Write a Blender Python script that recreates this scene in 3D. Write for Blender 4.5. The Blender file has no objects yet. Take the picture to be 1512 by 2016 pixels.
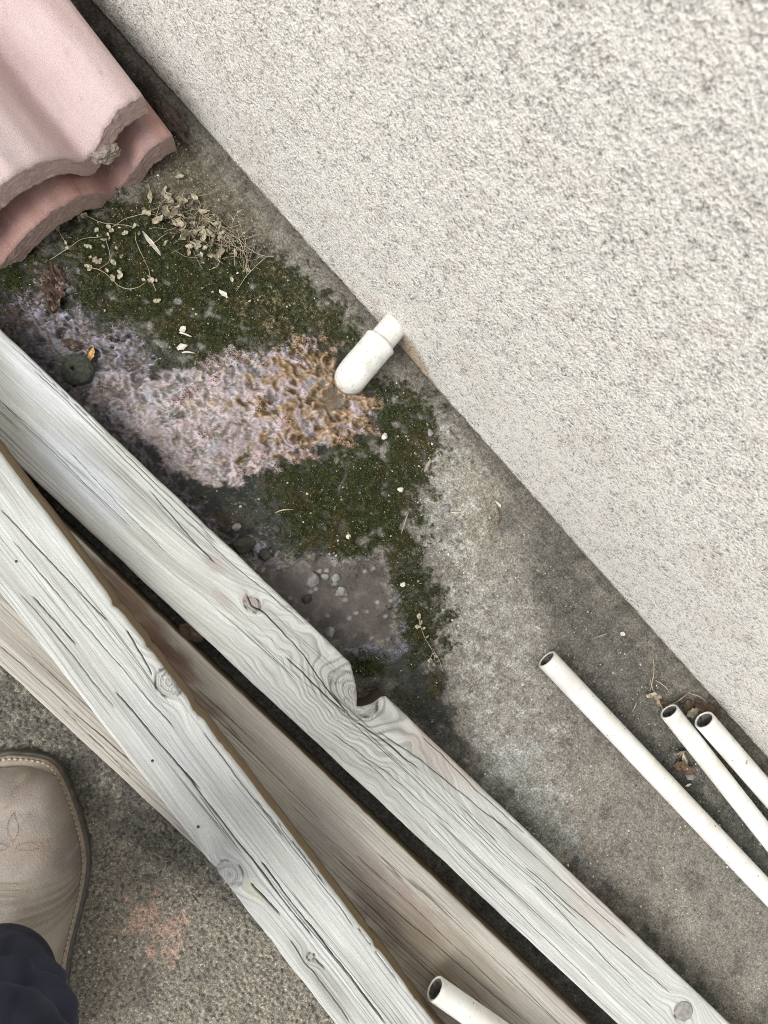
import bpy, math, random
import numpy as np
from mathutils import Matrix, Vector

scene = bpy.context.scene
COL = scene.collection
random.seed(7)
RNG = np.random.default_rng(11)

# ------------------------------------------------------------------ camera
F, CX, CY, H = 1500.0, 756.0, 1008.0, 0.72      # focal length and centre in photo pixels, height in metres
NADIR = (468.0, 1085.0)                          # where the plumb line under the camera meets the picture
def ray(u, v): return np.array([(u-CX)/F, -(v-CY)/F, -1.0])
def unit(a): a = np.asarray(a, float); return a/np.linalg.norm(a)
Zc = -unit(ray(*NADIR))
def _gc(u, v): r = ray(u, v); return r*(H/-(r@Zc))
Xc = unit(_gc(1512, 1497)-_gc(190, 16))          # world X runs along the foot of the wall
Yc = np.cross(Zc, Xc)                            # world Y points into the wall
R = np.array([Xc, Yc, Zc])
CAM = np.array([0, 0, H])
def G(u, v, z=0.0):
    r = R @ ray(u, v); return CAM + r*((z-H)/r[2])
WALL_Y = G(850, 757)[1]
def onwall(u, v, off=0.0):
    r = R @ ray(u, v); return CAM + r*((WALL_Y-off)/r[1])
def GA(pts, z=0.0): return np.array([G(u, v, z)[:2] for u, v in pts])

cd = bpy.data.cameras.new('camera'); cam = bpy.data.objects.new('camera', cd); COL.objects.link(cam)
cd.sensor_fit = 'HORIZONTAL'; cd.sensor_width = 36.0; cd.lens = 36.0*F/1512.0
cd.clip_start = 0.01; cd.clip_end = 200.0
M = Matrix([[*R[0], 0], [*R[1], 0], [*R[2], H], [0, 0, 0, 1]])
cam.matrix_world = M
cd.dof.use_dof = True; cd.dof.focus_distance = 0.70; cd.dof.aperture_fstop = 18.0
scene.camera = cam

# ------------------------------------------------------------------ light
SUN_EL, SUN_AZ = math.radians(52), None
lx, ly = -0.35, -0.94                            # horizontal direction the light comes from
w = bpy.data.worlds.new('World'); scene.world = w; w.use_nodes = True
nt = w.node_tree; bg = nt.nodes['Background']
sky = nt.nodes.new('ShaderNodeTexSky'); sky.sky_type = 'NISHITA'; sky.sun_disc = False
sky.sun_elevation = SUN_EL; sky.sun_rotation = math.atan2(lx, ly)
sky.air_density = 0.6; sky.dust_density = 4.0; sky.ozone_density = 0.6
hs = nt.nodes.new('ShaderNodeHueSaturation'); hs.inputs['Saturation'].default_value = 0.42
nt.links.new(sky.outputs[0], hs.inputs['Color']); nt.links.new(hs.outputs[0], bg.inputs['Color'])
bg.inputs['Strength'].default_value = 0.12
ld = bpy.data.lights.new('sun', 'SUN'); sun = bpy.data.objects.new('sun', ld); COL.objects.link(sun)
ld.energy = 1.1; ld.angle = math.radians(32); ld.color = (0.985, 1.0, 0.995)
sd = Vector((lx*math.cos(SUN_EL), ly*math.cos(SUN_EL), math.sin(SUN_EL)))
sun.rotation_euler = sd.to_track_quat('Z', 'Y').to_euler()
scene.view_settings.view_transform = 'Standard'; scene.view_settings.look = 'None'
scene.view_settings.gamma = 1.0; scene.view_settings.use_curve_mapping = False
scene.view_settings.exposure = 0.62
scene.cycles.pixel_filter_type = 'BLACKMAN_HARRIS'; scene.cycles.filter_width = 0.9
scene.cycles.use_denoising = True; scene.cycles.denoiser = 'OPENIMAGEDENOISE'; scene.cycles.denoising_input_passes = 'RGB_ALBEDO_NORMAL'; scene.cycles.denoising_prefilter = 'NONE'

# ------------------------------------------------------------------ numeric helpers
_ang = np.linspace(0, 2*np.pi, 64, endpoint=False)
_gx, _gy = np.cos(_ang), np.sin(_ang)
def _hash(ix, iy, seed):
    n = (ix.astype(np.int64)*374761393 + iy.astype(np.int64)*668265263 + seed*1442695041) & 0xffffffff
    n = ((n ^ (n >> 13))*1274126177) & 0xffffffff
    return n ^ (n >> 16)
def pn(x, y, seed=0):
    x = np.asarray(x, float); y = np.asarray(y, float)
    ix = np.floor(x); iy = np.floor(y); fx = x-ix; fy = y-iy
    ux = fx*fx*fx*(fx*(fx*6-15)+10); uy = fy*fy*fy*(fy*(fy*6-15)+10)
    def g(a, b):
        h = _hash(ix+a, iy+b, seed) & 63
        return _gx[h]*(fx-a) + _gy[h]*(fy-b)
    a = g(0, 0); b = g(1, 0); c = g(0, 1); d = g(1, 1)
    return 1.45*((a+(b-a)*ux) + ((c+(d-c)*ux) - (a+(b-a)*ux))*uy)
def fbm(x, y, o=4, seed=0, gain=0.5):
    s = 0; a = 1.0; t = 0
    for i in range(o):
        s = s + a*pn(x*2**i, y*2**i, seed+i*17); t += a; a *= gain
    return s/t
def worley(x, y, seed=0):
    ix = np.floor(x); iy = np.floor(y)
    f1 = np.full(np.shape(x), 9.0); f2 = f1.copy(); cid = np.zeros(np.shape(x))
    for a in (-1, 0, 1):
        for b in (-1, 0, 1):
            h = _hash(ix+a, iy+b, seed)
            px = ix+a+(h & 1023)/1023.0; py = iy+b+((h >> 10) & 1023)/1023.0
            d = np.hypot(px-x, py-y)
            n = d < f1
            f2 = np.where(n, f1, np.minimum(f2, d)); cid = np.where(n, ((h >> 20) & 1023)/1023.0, cid); f1 = np.where(n, d, f1)
    return f1, f2, cid
def sst(a, b, x):
    t = np.clip((x-a)/(b-a), 0, 1); return t*t*(3-2*t)
def lin(*c):
    c = np.array(c, float)/255.0
    return np.where(c <= 0.04045, c/12.92, ((c+0.055)/1.055)**2.4)
def polysd(px, py, poly):
    """signed distance to a polygon, positive inside"""
    d = np.full(px.shape, 1e9); ins = np.zeros(px.shape, bool)
    n = len(poly)
    for i in range(n):
        ax, ay = poly[i]; bx, by = poly[(i+1) % n]
        ex, ey = bx-ax, by-ay; wx, wy = px-ax, py-ay
        t = np.clip((wx*ex+wy*ey)/(ex*ex+ey*ey+1e-12), 0, 1)
        d = np.minimum(d, np.hypot(wx-ex*t, wy-ey*t))
        c = ((ay > py) != (by > py)) & (px < (bx-ax)*(py-ay)/((by-ay) if by != ay else 1e-9)+ax)
        ins ^= c
    return np.where(ins, d, -d)
def mixc(a, b, f): return a + (b-a)*f[..., None]

def tag(o, label=None, cat=None, group=None, kind=None):
    if label: o['label'] = label
    if cat: o['category'] = cat
    if group: o['group'] = group
    if kind: o['kind'] = kind
    return o
def link(name, me, mat=None, parent=None):
    o = bpy.data.objects.new(name, me); COL.objects.link(o)
    if mat is not None and me is not None and not me.materials: me.materials.append(mat)
    if parent is not None: o.parent = parent
    return o
def empty(name, loc=(0, 0, 0)):
    o = bpy.data.objects.new(name, None); o.location = loc; COL.objects.link(o); o.empty_display_size = 0.05
    return o
def setattrs(me, attrs):
    for k, v in (attrs or {}).items():
        v = np.asarray(v, np.float32)
        if v.ndim == 1:
            a = me.attributes.new(k, 'FLOAT', 'POINT'); a.data.foreach_set('value', v)
        elif v.shape[1] == 3 and k == 'Col':
            a = me.attributes.new(k, 'FLOAT_COLOR', 'POINT')
            a.data.foreach_set('color', np.hstack([v, np.ones((len(v), 1), np.float32)]).ravel())
        else:
            a = me.attributes.new(k, 'FLOAT_VECTOR', 'POINT'); a.data.foreach_set('vector', v.ravel())
def quadmesh(name, V, Q, attrs=None, smooth=True):
    V = np.asarray(V, np.float32); Q = np.asarray(Q, np.int32)
    me = bpy.data.meshes.new(name)
    me.vertices.add(len(V)); me.vertices.foreach_set('co', V.ravel())
    n = Q.shape[1]
    me.loops.add(Q.size); me.loops.foreach_set('vertex_index', Q.ravel())
    me.polygons.add(len(Q)); me.polygons.foreach_set('loop_start', np.arange(len(Q), dtype=np.int32)*n)
    try: me.polygons.foreach_set('loop_total', np.full(len(Q), n, np.int32))
    except Exception: pass
    me.polygons.foreach_set('use_smooth', np.full(len(Q), smooth))
    setattrs(me, attrs); me.update(); me.validate()
    return me
def gridmesh(name, P, attrs=None, closed=False, flip=False):
    ny, nx = P.shape[:2]
    i = np.arange(ny*nx).reshape(ny, nx)
    if closed: i = np.hstack([i, i[:, :1]])
    Q = np.stack([i[:-1, :-1], i[:-1, 1:], i[1:, 1:], i[1:, :-1]], -1).reshape(-1, 4)
    if flip: Q = Q[:, ::-1]
    at = {k: (v.reshape(-1) if v.ndim == 2 else v.reshape(-1, v.shape[-1])) for k, v in (attrs or {}).items()}
    return quadmesh(name, P.reshape(-1, 3), Q, at)
class MB:
    """collects polygons of one part"""
    def __init__(s): s.v = []; s.f = []
    def add(s, V, Fc):
        b = len(s.v); s.v += [tuple(map(float, p)) for p in V]; s.f += [tuple(b+i for i in f) for f in Fc]
    def tube(s, pts, r, n=8, caps=True):
        pts = [Vector(p) for p in pts]; rs = r if hasattr(r, '__len__') else [r]*len(pts)
        V = []; up = Vector((0, 0, 1)); N = None
        for i, p in enumerate(pts):
            t = (pts[min(i+1, len(pts)-1)]-pts[max(i-1, 0)]).normalized()
            if N is None: N = t.orthogonal().normalized()
            N = (N - t*N.dot(t)).normalized(); B = t.cross(N)
            for k in range(n):
                a = 2*math.pi*k/n; V.append(p + (N*math.cos(a)+B*math.sin(a))*rs[i])
        Fc = [(i*n+k, i*n+(k+1) % n, (i+1)*n+(k+1) % n, (i+1)*n+k) for i in range(len(pts)-1) for k in range(n)]
        if caps: Fc += [tuple(range(n))[::-1], tuple((len(pts)-1)*n+k for k in range(n))]
        s.add(V, Fc)
    def build(s, name, mat, parent=None, smooth=True):
        me = bpy.data.meshes.new(name); me.from_pydata(s.v, [], s.f); me.update()
        if smooth: me.polygons.foreach_set('use_smooth', [True]*len(me.polygons))
        return link(name, me, mat, parent)

# ------------------------------------------------------------------ materials
class NT:
    def __init__(s, name):
        s.m = bpy.data.materials.new(name); s.m.use_nodes = True; s.t = s.m.node_tree
        s.p = s.t.nodes['Principled BSDF']
    def n(s, typ, **kw):
        nd = s.t.nodes.new(typ)
        for k, v in kw.items():
            if k in nd.inputs: nd.inputs[k].default_value = v
            else: setattr(nd, k, v)
        return nd
    def l(s, a, b): s.t.links.new(a, b)
    def attr(s, nm): return s.n('ShaderNodeAttribute', attribute_name=nm)
    def math(s, op, a, b=None, c=None):
        nd = s.t.nodes.new('ShaderNodeMath'); nd.operation = op
        for i, x in enumerate((a, b, c)):
            if x is None: continue
            if isinstance(x, (int, float)): nd.inputs[i].default_value = x
            else: s.l(x, nd.inputs[i])
        return nd.outputs[0]
    def mapr(s, x, a, b, c, d):
        nd = s.n('ShaderNodeMapRange'); s.l(x, nd.inputs[0])
        for i, q in enumerate((a, b, c, d)): nd.inputs[i+1].default_value = q
        return nd.outputs[0]
    def noise(s, vec, scale, detail=3, rough=0.55):
        nd = s.n('ShaderNodeTexNoise'); nd.inputs['Scale'].default_value = scale; nd.inputs['Detail'].default_value = detail
        nd.inputs['Roughness'].default_value = rough
        if vec is not None: s.l(vec, nd.inputs['Vector'])
        return nd.outputs['Fac']
    def scalevec(s, vec, sc):
        nd = s.n('ShaderNodeVectorMath', operation='MULTIPLY'); s.l(vec, nd.inputs[0]); nd.inputs[1].default_value = sc
        return nd.outputs[0]
    def mulc(s, col, fac):
        nd = s.n('ShaderNodeVectorMath', operation='SCALE'); s.l(col, nd.inputs[0]); s.l(fac, nd.inputs['Scale']); return nd.outputs[0]
    def mixc(s, a, b, f):
        nd = s.n('ShaderNodeMix', data_type='RGBA'); 
        if isinstance(f, (int, float)): nd.inputs[0].default_value = f
        else: s.l(f, nd.inputs[0])
        for q, i in ((a, 6), (b, 7)):
            if hasattr(q, '__len__'): nd.inputs[i].default_value = (*q[:3], 1)
            else: s.l(q, nd.inputs[i])
        return nd.outputs[2]
    def bump(s, h, dist, strength=1.0):
        nd = s.n('ShaderNodeBump'); nd.inputs['Distance'].default_value = dist; nd.inputs['Strength'].default_value = strength
        s.l(h, nd.inputs['Height']); s.l(nd.outputs[0], s.p.inputs['Normal'])
    def obj(s): return s.n('ShaderNodeTexCoord').outputs['Object']

def mat_ground():
    m = NT('ground'); o = m.obj()
    c = m.attr('Col').outputs['Color']
    a = m.noise(o, 1000, 3, 0.75); b = m.noise(o, 420, 3, 0.6)
    vo = m.n('ShaderNodeTexVoronoi'); vo.inputs['Scale'].default_value = 520; m.l(o, vo.inputs['Vector'])
    f = m.math('MULTIPLY', m.mapr(a, 0.28, 0.72, 0.50, 1.62), m.mapr(b, 0.28, 0.72, 0.62, 1.45))
    f = m.math('MULTIPLY', f, m.mapr(m.noise(o, 150, 3, 0.6), 0.3, 0.7, 0.78, 1.26))
    f = m.math('MULTIPLY', f, m.mapr(vo.outputs['Distance'], 0.0, 0.8, 1.22, 0.72))
    a = m.math('ADD', a, b)
    gr = m.attr('Gr').outputs['Fac']
    f = m.math('ADD', 1.0, m.math('MULTIPLY', m.math('SUBTRACT', f, 1.0), gr)); a = m.math('MULTIPLY', a, gr)
    m.l(m.mulc(c, f), m.p.inputs['Base Color'])
    m.l(m.attr('Rough').outputs['Fac'], m.p.inputs['Roughness'])
    m.bump(a, 0.0011, 0.9); m.p.inputs['Specular IOR Level'].default_value = 0.4
    return m.m
def mat_wall():
    m = NT('stucco'); o = m.scalevec(m.obj(), (1, 1, 0.72))
    c = m.attr('Col').outputs['Color']
    a = m.noise(o, 470, 2, 0.6); b = m.noise(o, 1200, 2, 0.6); k = m.noise(o, 120, 3, 0.6)
    h = m.math('ADD', m.math('MULTIPLY', a, 1.0), m.math('MULTIPLY', b, 0.28))
    h = m.math('ADD', h, m.math('MULTIPLY', k, 0.5))
    f = m.math('MULTIPLY', m.mapr(h, 0.74, 0.93, 0.70, 1.07), m.mapr(b, 0.25, 0.75, 0.82, 1.14))
    col = m.mixc(m.mulc(c, f), lin(120, 112, 100), m.mapr(h, 0.62, 0.74, 0.8, 0.0))  # AO-like shade and a little grime painted into the stucco pits
    m.l(col, m.p.inputs['Base Color'])
    m.p.inputs['Roughness'].default_value = 0.92; m.p.inputs['Specular IOR Level'].default_value = 0.2
    m.bump(h, 0.0032, 1.0)
    return m.m
def mat_wood():
    m = NT('weathered_wood')
    g = m.attr('grain').outputs['Vector']; c = m.attr('Col').outputs['Color']
    fib = m.noise(m.scalevec(g, (22, 1300, 0)), 1.0, 4, 0.65)
    band = m.noise(m.scalevec(g, (5, 150, 0)), 1.0, 3, 0.6)
    hair = m.noise(m.scalevec(g, (1.7, 0, 150)), 1.0, 1.5, 0.45)
    hl = m.math('ABSOLUTE', m.math('SUBTRACT', hair, 0.5))
    gate = m.noise(m.scalevec(g, (3.2, 0, 60)), 1.0, 2)
    hm = m.math('MULTIPLY', m.mapr(hl, 0.002, 0.010, 1, 0), m.mapr(gate, 0.47, 0.60, 0, 1))
    hm = m.math('MULTIPLY', hm, m.attr('Hair').outputs['Fac'])
    f = m.math('MULTIPLY', m.mapr(fib, 0.25, 0.75, 0.74, 1.2), m.mapr(band, 0.3, 0.7, 0.88, 1.08))
    o = m.obj(); sp = m.noise(o, 1300, 2, 0.7); pore = m.noise(m.scalevec(g, (140, 0, 1500)), 1.0, 2, 0.6)
    f2 = m.noise(m.scalevec(g, (9, 520, 0)), 1.0, 3, 0.6)
    f = m.math('MULTIPLY', f, m.mapr(sp, 0.25, 0.75, 0.86, 1.14))
    f = m.math('MULTIPLY', f, m.mapr(f2, 0.3, 0.7, 0.86, 1.1))
    f = m.math('MULTIPLY', f, m.mapr(pore, 0.62, 0.74, 1.0, 0.72))
    col = m.mulc(c, f)
    col = m.mixc(col, (0.085, 0.08, 0.072), m.math('MULTIPLY', hm, 0.62))
    m.l(col, m.p.inputs['Base Color'])
    m.p.inputs['Roughness'].default_value = 0.8; m.p.inputs['Specular IOR Level'].default_value = 0.3
    h = m.math('SUBTRACT', m.math('ADD', m.math('MULTIPLY', fib, 0.7), m.math('MULTIPLY', sp, 0.35)), m.math('MULTIPLY', hm, 1.5))
    m.bump(h, 0.0006, 0.9)
    return m.m
def mat_attr(name, scale=600, amt=0.2, rough=0.8, bump=0.0004, spec=0.3):
    m = NT(name); o = m.obj(); a = m.noise(o, scale, 4, 0.6)
    m.l(m.mulc(m.attr('Col').outputs['Color'], m.mapr(a, 0.25, 0.75, 1-amt, 1+amt)), m.p.inputs['Base Color'])
    m.p.inputs['Roughness'].default_value = rough; m.p.inputs['Specular IOR Level'].default_value = spec
    m.bump(a, bump, 0.7); return m.m
def mat_flat(name, c1, c2, scale=80, rough=0.6, bump=0.0003, spec=0.4, bscale=None, lo=0.35, hi=0.65):
    m = NT(name); o = m.obj(); a = m.noise(o, scale, 5, 0.6)
    m.l(m.mixc(lin(*c1), lin(*c2), m.mapr(a, lo, hi, 0, 1)), m.p.inputs['Base Color'])
    m.p.inputs['Roughness'].default_value = rough; m.p.inputs['Specular IOR Level'].default_value = spec
    m.bump(m.noise(o, bscale or scale*6, 3), bump, 0.6); return m.m
def mat_pipe():
    m = NT('white_pvc'); o = m.obj()
    a = m.noise(o, 30, 4); s = m.noise(o, 260, 2, 0.4); g = m.noise(o, 75, 6, 0.72)
    col = m.mixc(lin(232, 232, 228), lin(214, 211, 198), m.mapr(a, 0.4, 0.68, 0, 1))
    col = m.mixc(col, lin(166, 156, 132), m.mapr(g, 0.56, 0.74, 0, 0.6))
    col = m.mixc(col, lin(104, 97, 84), m.mapr(s, 0.70, 0.76, 0, 0.8))
    m.l(col, m.p.inputs['Base Color']); m.p.inputs['Roughness'].default_value = 0.45
    m.bump(m.noise(o, 500, 2), 0.0003, 0.4); return m.m
def mat_water():
    m = NT('water'); m.t.nodes.remove(m.p); out = m.t.nodes['Material Output']
    tr = m.n('ShaderNodeBsdfTransparent'); tr.inputs[0].default_value = (0.93, 0.94, 0.92, 1)
    gl = m.n('ShaderNodeBsdfGlossy'); gl.inputs['Roughness'].default_value = 0.03
    fr = m.n('ShaderNodeFresnel'); fr.inputs['IOR'].default_value = 1.36
    bp = m.n('ShaderNodeBump'); bp.inputs['Distance'].default_value = 0.0006; bp.inputs['Strength'].default_value = 0.5
    m.l(m.noise(m.obj(), 90, 2), bp.inputs['Height']); m.l(bp.outputs[0], gl.inputs['Normal']); m.l(bp.outputs[0], fr.inputs['Normal'])
    mx = m.n('ShaderNodeMixShader'); m.l(fr.outputs[0], mx.inputs[0]); m.l(tr.outputs[0], mx.inputs[1]); m.l(gl.outputs[0], mx.inputs[2])
    m.l(mx.outputs[0], out.inputs[0]); return m.m
def mat_spout():
    m = NT('stained_white_plastic'); o = m.obj(); x = m.n('ShaderNodeSeparateXYZ'); m.l(o, x.inputs[0])
    g = m.noise(o, 110, 5, 0.7); s = m.noise(o, 420, 2, 0.5)
    col = m.mixc(lin(232, 232, 226), lin(206, 203, 190), m.mapr(g, 0.42, 0.7, 0, 1))
    low = m.math('ADD', m.mapr(x.outputs['Z'], -0.004, -0.020, 0, 1), m.mapr(g, 0.35, 0.65, -0.35, 0.35))
    col = m.mixc(col, lin(170, 134, 82), m.mapr(low, 0.35, 0.9, 0, 0.75))
    col = m.mixc(col, lin(120, 110, 92), m.mapr(s, 0.66, 0.74, 0, 0.7))
    m.l(col, m.p.inputs['Base Color']); m.p.inputs['Roughness'].default_value = 0.5
    m.bump(m.noise(o, 350, 3), 0.0004, 0.5); return m.m
M_SPOUT = mat_spout()
M_GROUND, M_WALL, M_WOOD, M_PIPE, M_WATER = mat_ground(), mat_wall(), mat_wood(), mat_pipe(), mat_water()
M_TILE = mat_attr('pink_concrete', 1100, 0.28, 0.9, 0.0009)
M_BITS = mat_attr('debris', 900, 0.2, 0.75, 0.0002)
M_STRAW = mat_flat('dry_straw', (186, 177, 154), (138, 126, 102), 120, 0.8)
M_DRYLEAF = mat_flat('pale_dry_leaf', (196, 189, 168), (140, 129, 104), 150, 0.75)
M_BROWNLEAF = mat_flat('brown_dead_leaf', (112, 90, 70), (70, 57, 46), 140, 0.6)
M_WETLEAF = mat_flat('wet_brown_leaf', (98, 78, 66), (52, 42, 37), 220, 0.3)
M_STONE = mat_flat('grey_stone', (150, 150, 146), (112, 112, 108), 200, 0.6, 0.0005)
M_CHIP = mat_flat('white_chip', (226, 222, 210), (190, 184, 168), 200, 0.7)
M_DISC = mat_flat('mossy_disc', (34, 40, 34), (84, 88, 76), 420, 0.7, 0.0016, lo=0.3, hi=0.7)
M_DARK = mat_flat('dark_hollow', (14, 14, 13), (26, 25, 22), 90, 0.9)

# ------------------------------------------------------------------ ground
def spaced(a, b, step, far=25.0):
    c = np.arange(a, b+step/2, step); out = []; d = step; x = 0
    while x < far: d *= 1.7; x += d; out.append(x)
    out = np.array(out)
    return np.concatenate([(a-out)[::-1], c, c[-1]+out])
gx = spaced(G(0, 0)[0]-0.02, G(1512, 2016)[0]+0.02, 0.00122)
gy = spaced(G(0, 2016)[1]-0.02, WALL_Y+0.012, 0.00122)
X, Y = np.meshgrid(gx, gy)
NEAR = (X > gx[0]+24) & (X < gx[-1]-24)

def blob(pts, soft=0.012, warp=0.012, wf=45, seed=0, fine=0.5):
    """soft-edged stain: polygon in the ground plane, edge frayed by noise"""
    p = GA(pts); lo = p.min(0)-0.08; hi = p.max(0)+0.08
    out = np.zeros(X.shape); 
    ix = np.where((gx > lo[0]) & (gx < hi[0]))[0]; iy = np.where((gy > lo[1]) & (gy < hi[1]))[0]
    if len(ix) == 0 or len(iy) == 0: return out
    sl = np.ix_(iy, ix); x = X[sl]; y = Y[sl]
    d = polysd(x, y, p) + warp*(1.3*fbm(x*wf, y*wf, 5, seed, 0.62)+0.5*n2[sl]) + 0.35*soft*n3[sl] + 0.5*soft*(wid[sl]-0.5)
    out[sl] = sst(-soft*0.7, soft*0.7, d); return out

n1 = fbm(X*18, Y*18, 4, 1); n2 = fbm(X*70, Y*70, 4, 2); n3 = fbm(X*240, Y*240, 3, 3, 0.65)
n4 = pn(X*520, Y*520, 4); n5 = fbm(X*33+7, Y*33, 4, 5)
wf1, wf2, wid = worley(X*330, Y*330, 6)            # sand and small aggregate, 3 mm
wg1, wg2, wgd = worley(X*140, Y*140, 9)            # larger lumps, 7 mm

ALLC = [(-300, -300), (1900, -300), (1900, 2400), (-300, 2400)]
gal = sst(0.0, 0.5, n1+0.35*n2)
C = np.empty(X.shape+(3,)); C[:] = lin(132, 128, 118)
C = mixc(C, lin(104, 101, 93)*np.ones(3), sst(0.0, 0.6, n5+0.4*n2))
C = mixc(C, lin(154, 149, 137)*np.ones(3), 0.7*sst(0.1, 0.6, n1))
RO = np.full(X.shape, 0.9)
Z = 0.0010*n2 + 0.0007*n3 + 0.0006*(0.5-wf1)

# concrete in the foreground, by the boot: coarser washed aggregate
fore = blob([(-300, 1250), (0, 1290), (700, 1990), (760, 2500), (-400, 2500)], 0.006, 0.004)
Z += fore*(0.0026*(0.6-wf1)+0.0014*n3+0.0006*n4)
C = mixc(C, lin(152, 147, 133)*np.ones(3), fore*0.85)
C = mixc(C, C*0.6, fore*sst(0.42, 0.75, wf1+0.3*n3))
C = mixc(C, lin(196, 189, 170)*np.ones(3), fore*sst(0.72, 0.9, wid)*sst(0.42, 0.2, wf1)*0.8)
C = mixc(C, lin(96, 95, 89)*np.ones(3), fore*0.6*sst(0.15, 0.55, n5))
pinkp = blob([(240, 1800), (300, 1775), (345, 1800), (355, 1850), (330, 1880), (300, 1850), (255, 1830)], 0.010, 0.026, 60, 31)
C = mixc(C, lin(198, 166, 150)*np.ones(3), pinkp*0.95*sst(-0.35, 0.25, n3+0.5*n2))

# pale dry streak, the middle of the strip
pale = blob([(850, 850), (930, 880), (980, 960), (1010, 1080), (1060, 1220), (1080, 1420), (1120, 1600), (1180, 1750), (1100, 1740), (1000, 1600), (960, 1500), (930, 1400), (900, 1250), (860, 1100), (840, 960)], 0.034, 0.045, 24, 12)
C = mixc(C, lin(174, 172, 163)*np.ones(3), pale*np.clip(0.50+0.75*n2+0.45*n3+0.5*n1, 0, 0.95))
ochre = blob([(880, 880), (960, 930), (1000, 1000), (960, 1130), (920, 1160), (890, 1000)], 0.03, 0.03, 30, 13)
C = mixc(C, lin(150, 138, 104)*np.ones(3), ochre*0.22)
eff = blob([(950, 1450), (1040, 1480), (1090, 1580), (1140, 1690), (1080, 1690), (1000, 1600), (940, 1530)], 0.02, 0.03, 40, 14)
C = mixc(C, lin(158, 166, 164)*np.ones(3), eff*(0.45+0.5*n2))
# darker damp concrete along the wall; damp with painted shade beside pipe and board
dmp = blob([(1000, 960), (1180, 1120), (1400, 1390), (1560, 1560), (1560, 1760), (1330, 1560), (1180, 1380), (1080, 1270), (1040, 1100)], 0.036, 0.040, 28, 15)
C = mixc(C, lin(88, 86, 79)*np.ones(3), dmp*np.clip(0.7+0.4*n2+0.3*n1, 0, 0.95))
shade_dmp2 = blob([(1110, 1290), (1180, 1340), (1320, 1480), (1520, 1690), (1520, 1760), (1330, 1570), (1180, 1400)], 0.02, 0.02, 40, 16)
C = mixc(C, lin(58, 60, 58)*np.ones(3), shade_dmp2*0.6)  # pipe's soft shadow painted together with damp concrete
shade_dmp3 = blob([(700, 1260), (830, 1290), (900, 1420), (940, 1520), (1060, 1640), (1200, 1770), (1420, 1980), (1360, 2010), (1150, 1820), (900, 1560), (700, 1370), (560, 1200)], 0.012, 0.032, 36, 17)
C = mixc(C, lin(54, 58, 57)*np.ones(3), shade_dmp3*0.8*np.clip(0.85+0.5*n2, 0, 1)); RO = RO*(1-0.35*shade_dmp3)  # shade along the board edge painted in with the damp
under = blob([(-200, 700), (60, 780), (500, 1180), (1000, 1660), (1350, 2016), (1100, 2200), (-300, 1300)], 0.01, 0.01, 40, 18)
C = mixc(C, lin(62, 64, 62)*np.ones(3), under*0.6*sst(-0.6, 0.2, -n2+0.1))  # darker tone under the boards
# soil by the tiles
soil = blob([(150, 40), (360, 230), (470, 380), (560, 500), (420, 480), (300, 420), (200, 430), (300, 330), (250, 180)], 0.02, 0.02, 40, 19)
C = mixc(C, lin(104, 98, 80)*np.ones(3), soil*0.85); Z += soil*(0.0015*n2+0.0022*np.maximum(0, 0.5-wg1))
C = mixc(C, lin(60, 57, 45)*np.ones(3), soil*sst(0.3, 0.7, wg1)*0.6)
lime = blob([(855, 850), (900, 860), (930, 960), (940, 1080), (960, 1250), (985, 1400), (1020, 1520), (970, 1520), (925, 1400), (890, 1270), (870, 1150), (835, 1030), (835, 930)], 0.026, 0.05, 30, 86)
C = mixc(C, lin(196, 196, 190)*np.ones(3), lime*sst(-0.15, 0.45, n2+0.6*n3)*0.5)
# wet dark algae rims
alg = blob([(-60, 470), (60, 480), (150, 520), (240, 640), (420, 720), (620, 640), (720, 720), (760, 800), (740, 880), (560, 930), (480, 1010), (520, 1090), (440, 1080), (330, 970), (180, 800), (40, 700), (-60, 640)], 0.012, 0.02, 40, 20)
C = mixc(C, lin(38, 41, 34)*np.ones(3), alg*0.93); RO = RO*(1-0.4*alg)
alg2 = blob([(380, 950), (460, 930), (560, 900), (640, 920), (700, 1060), (640, 1110), (520, 1100), (430, 1040)], 0.015, 0.02, 40, 21)
C = mixc(C, lin(46, 50, 43)*np.ones(3), alg2*0.9); C = mixc(C, lin(104, 104, 94)*np.ones(3), alg2*sst(0.1, 0.6, n2)*0.5)
alg3 = blob([(690, 1260), (800, 1290), (880, 1330), (900, 1450), (800, 1400), (720, 1320)], 0.012, 0.02, 40, 22)
C = mixc(C, lin(40, 45, 38)*np.ones(3), alg3*0.85)
algs = np.maximum(alg, np.maximum(alg2, alg3))
C = mixc(C, lin(72, 72, 63)*np.ones(3), algs*sst(0.0, 0.5, pn(X*55, Y*55, 65)+0.6*n2)*0.65)
C = mixc(C, lin(66, 56, 42)*np.ones(3), algs*sst(0.1, 0.5, pn(X*40, Y*40, 66)+0.5*n2)*0.6)
C = mixc(C, lin(24, 26, 22)*np.ones(3), algs*sst(0.1, 0.5, pn(X*90, Y*90, 67)+0.4*n3)*0.6)
Z += algs*(0.0012*n2+0.0006*n3)
gap = blob([(100, -60), (175, -10), (250, 110), (300, 160), (350, 250), (362, 262), (340, 285), (270, 180), (150, 20)], 0.005, 0.004, 60, 68)
C = mixc(C, lin(26, 23, 19)*np.ones(3), gap*0.9)  # near-black strip in the gap between tile and wall
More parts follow.
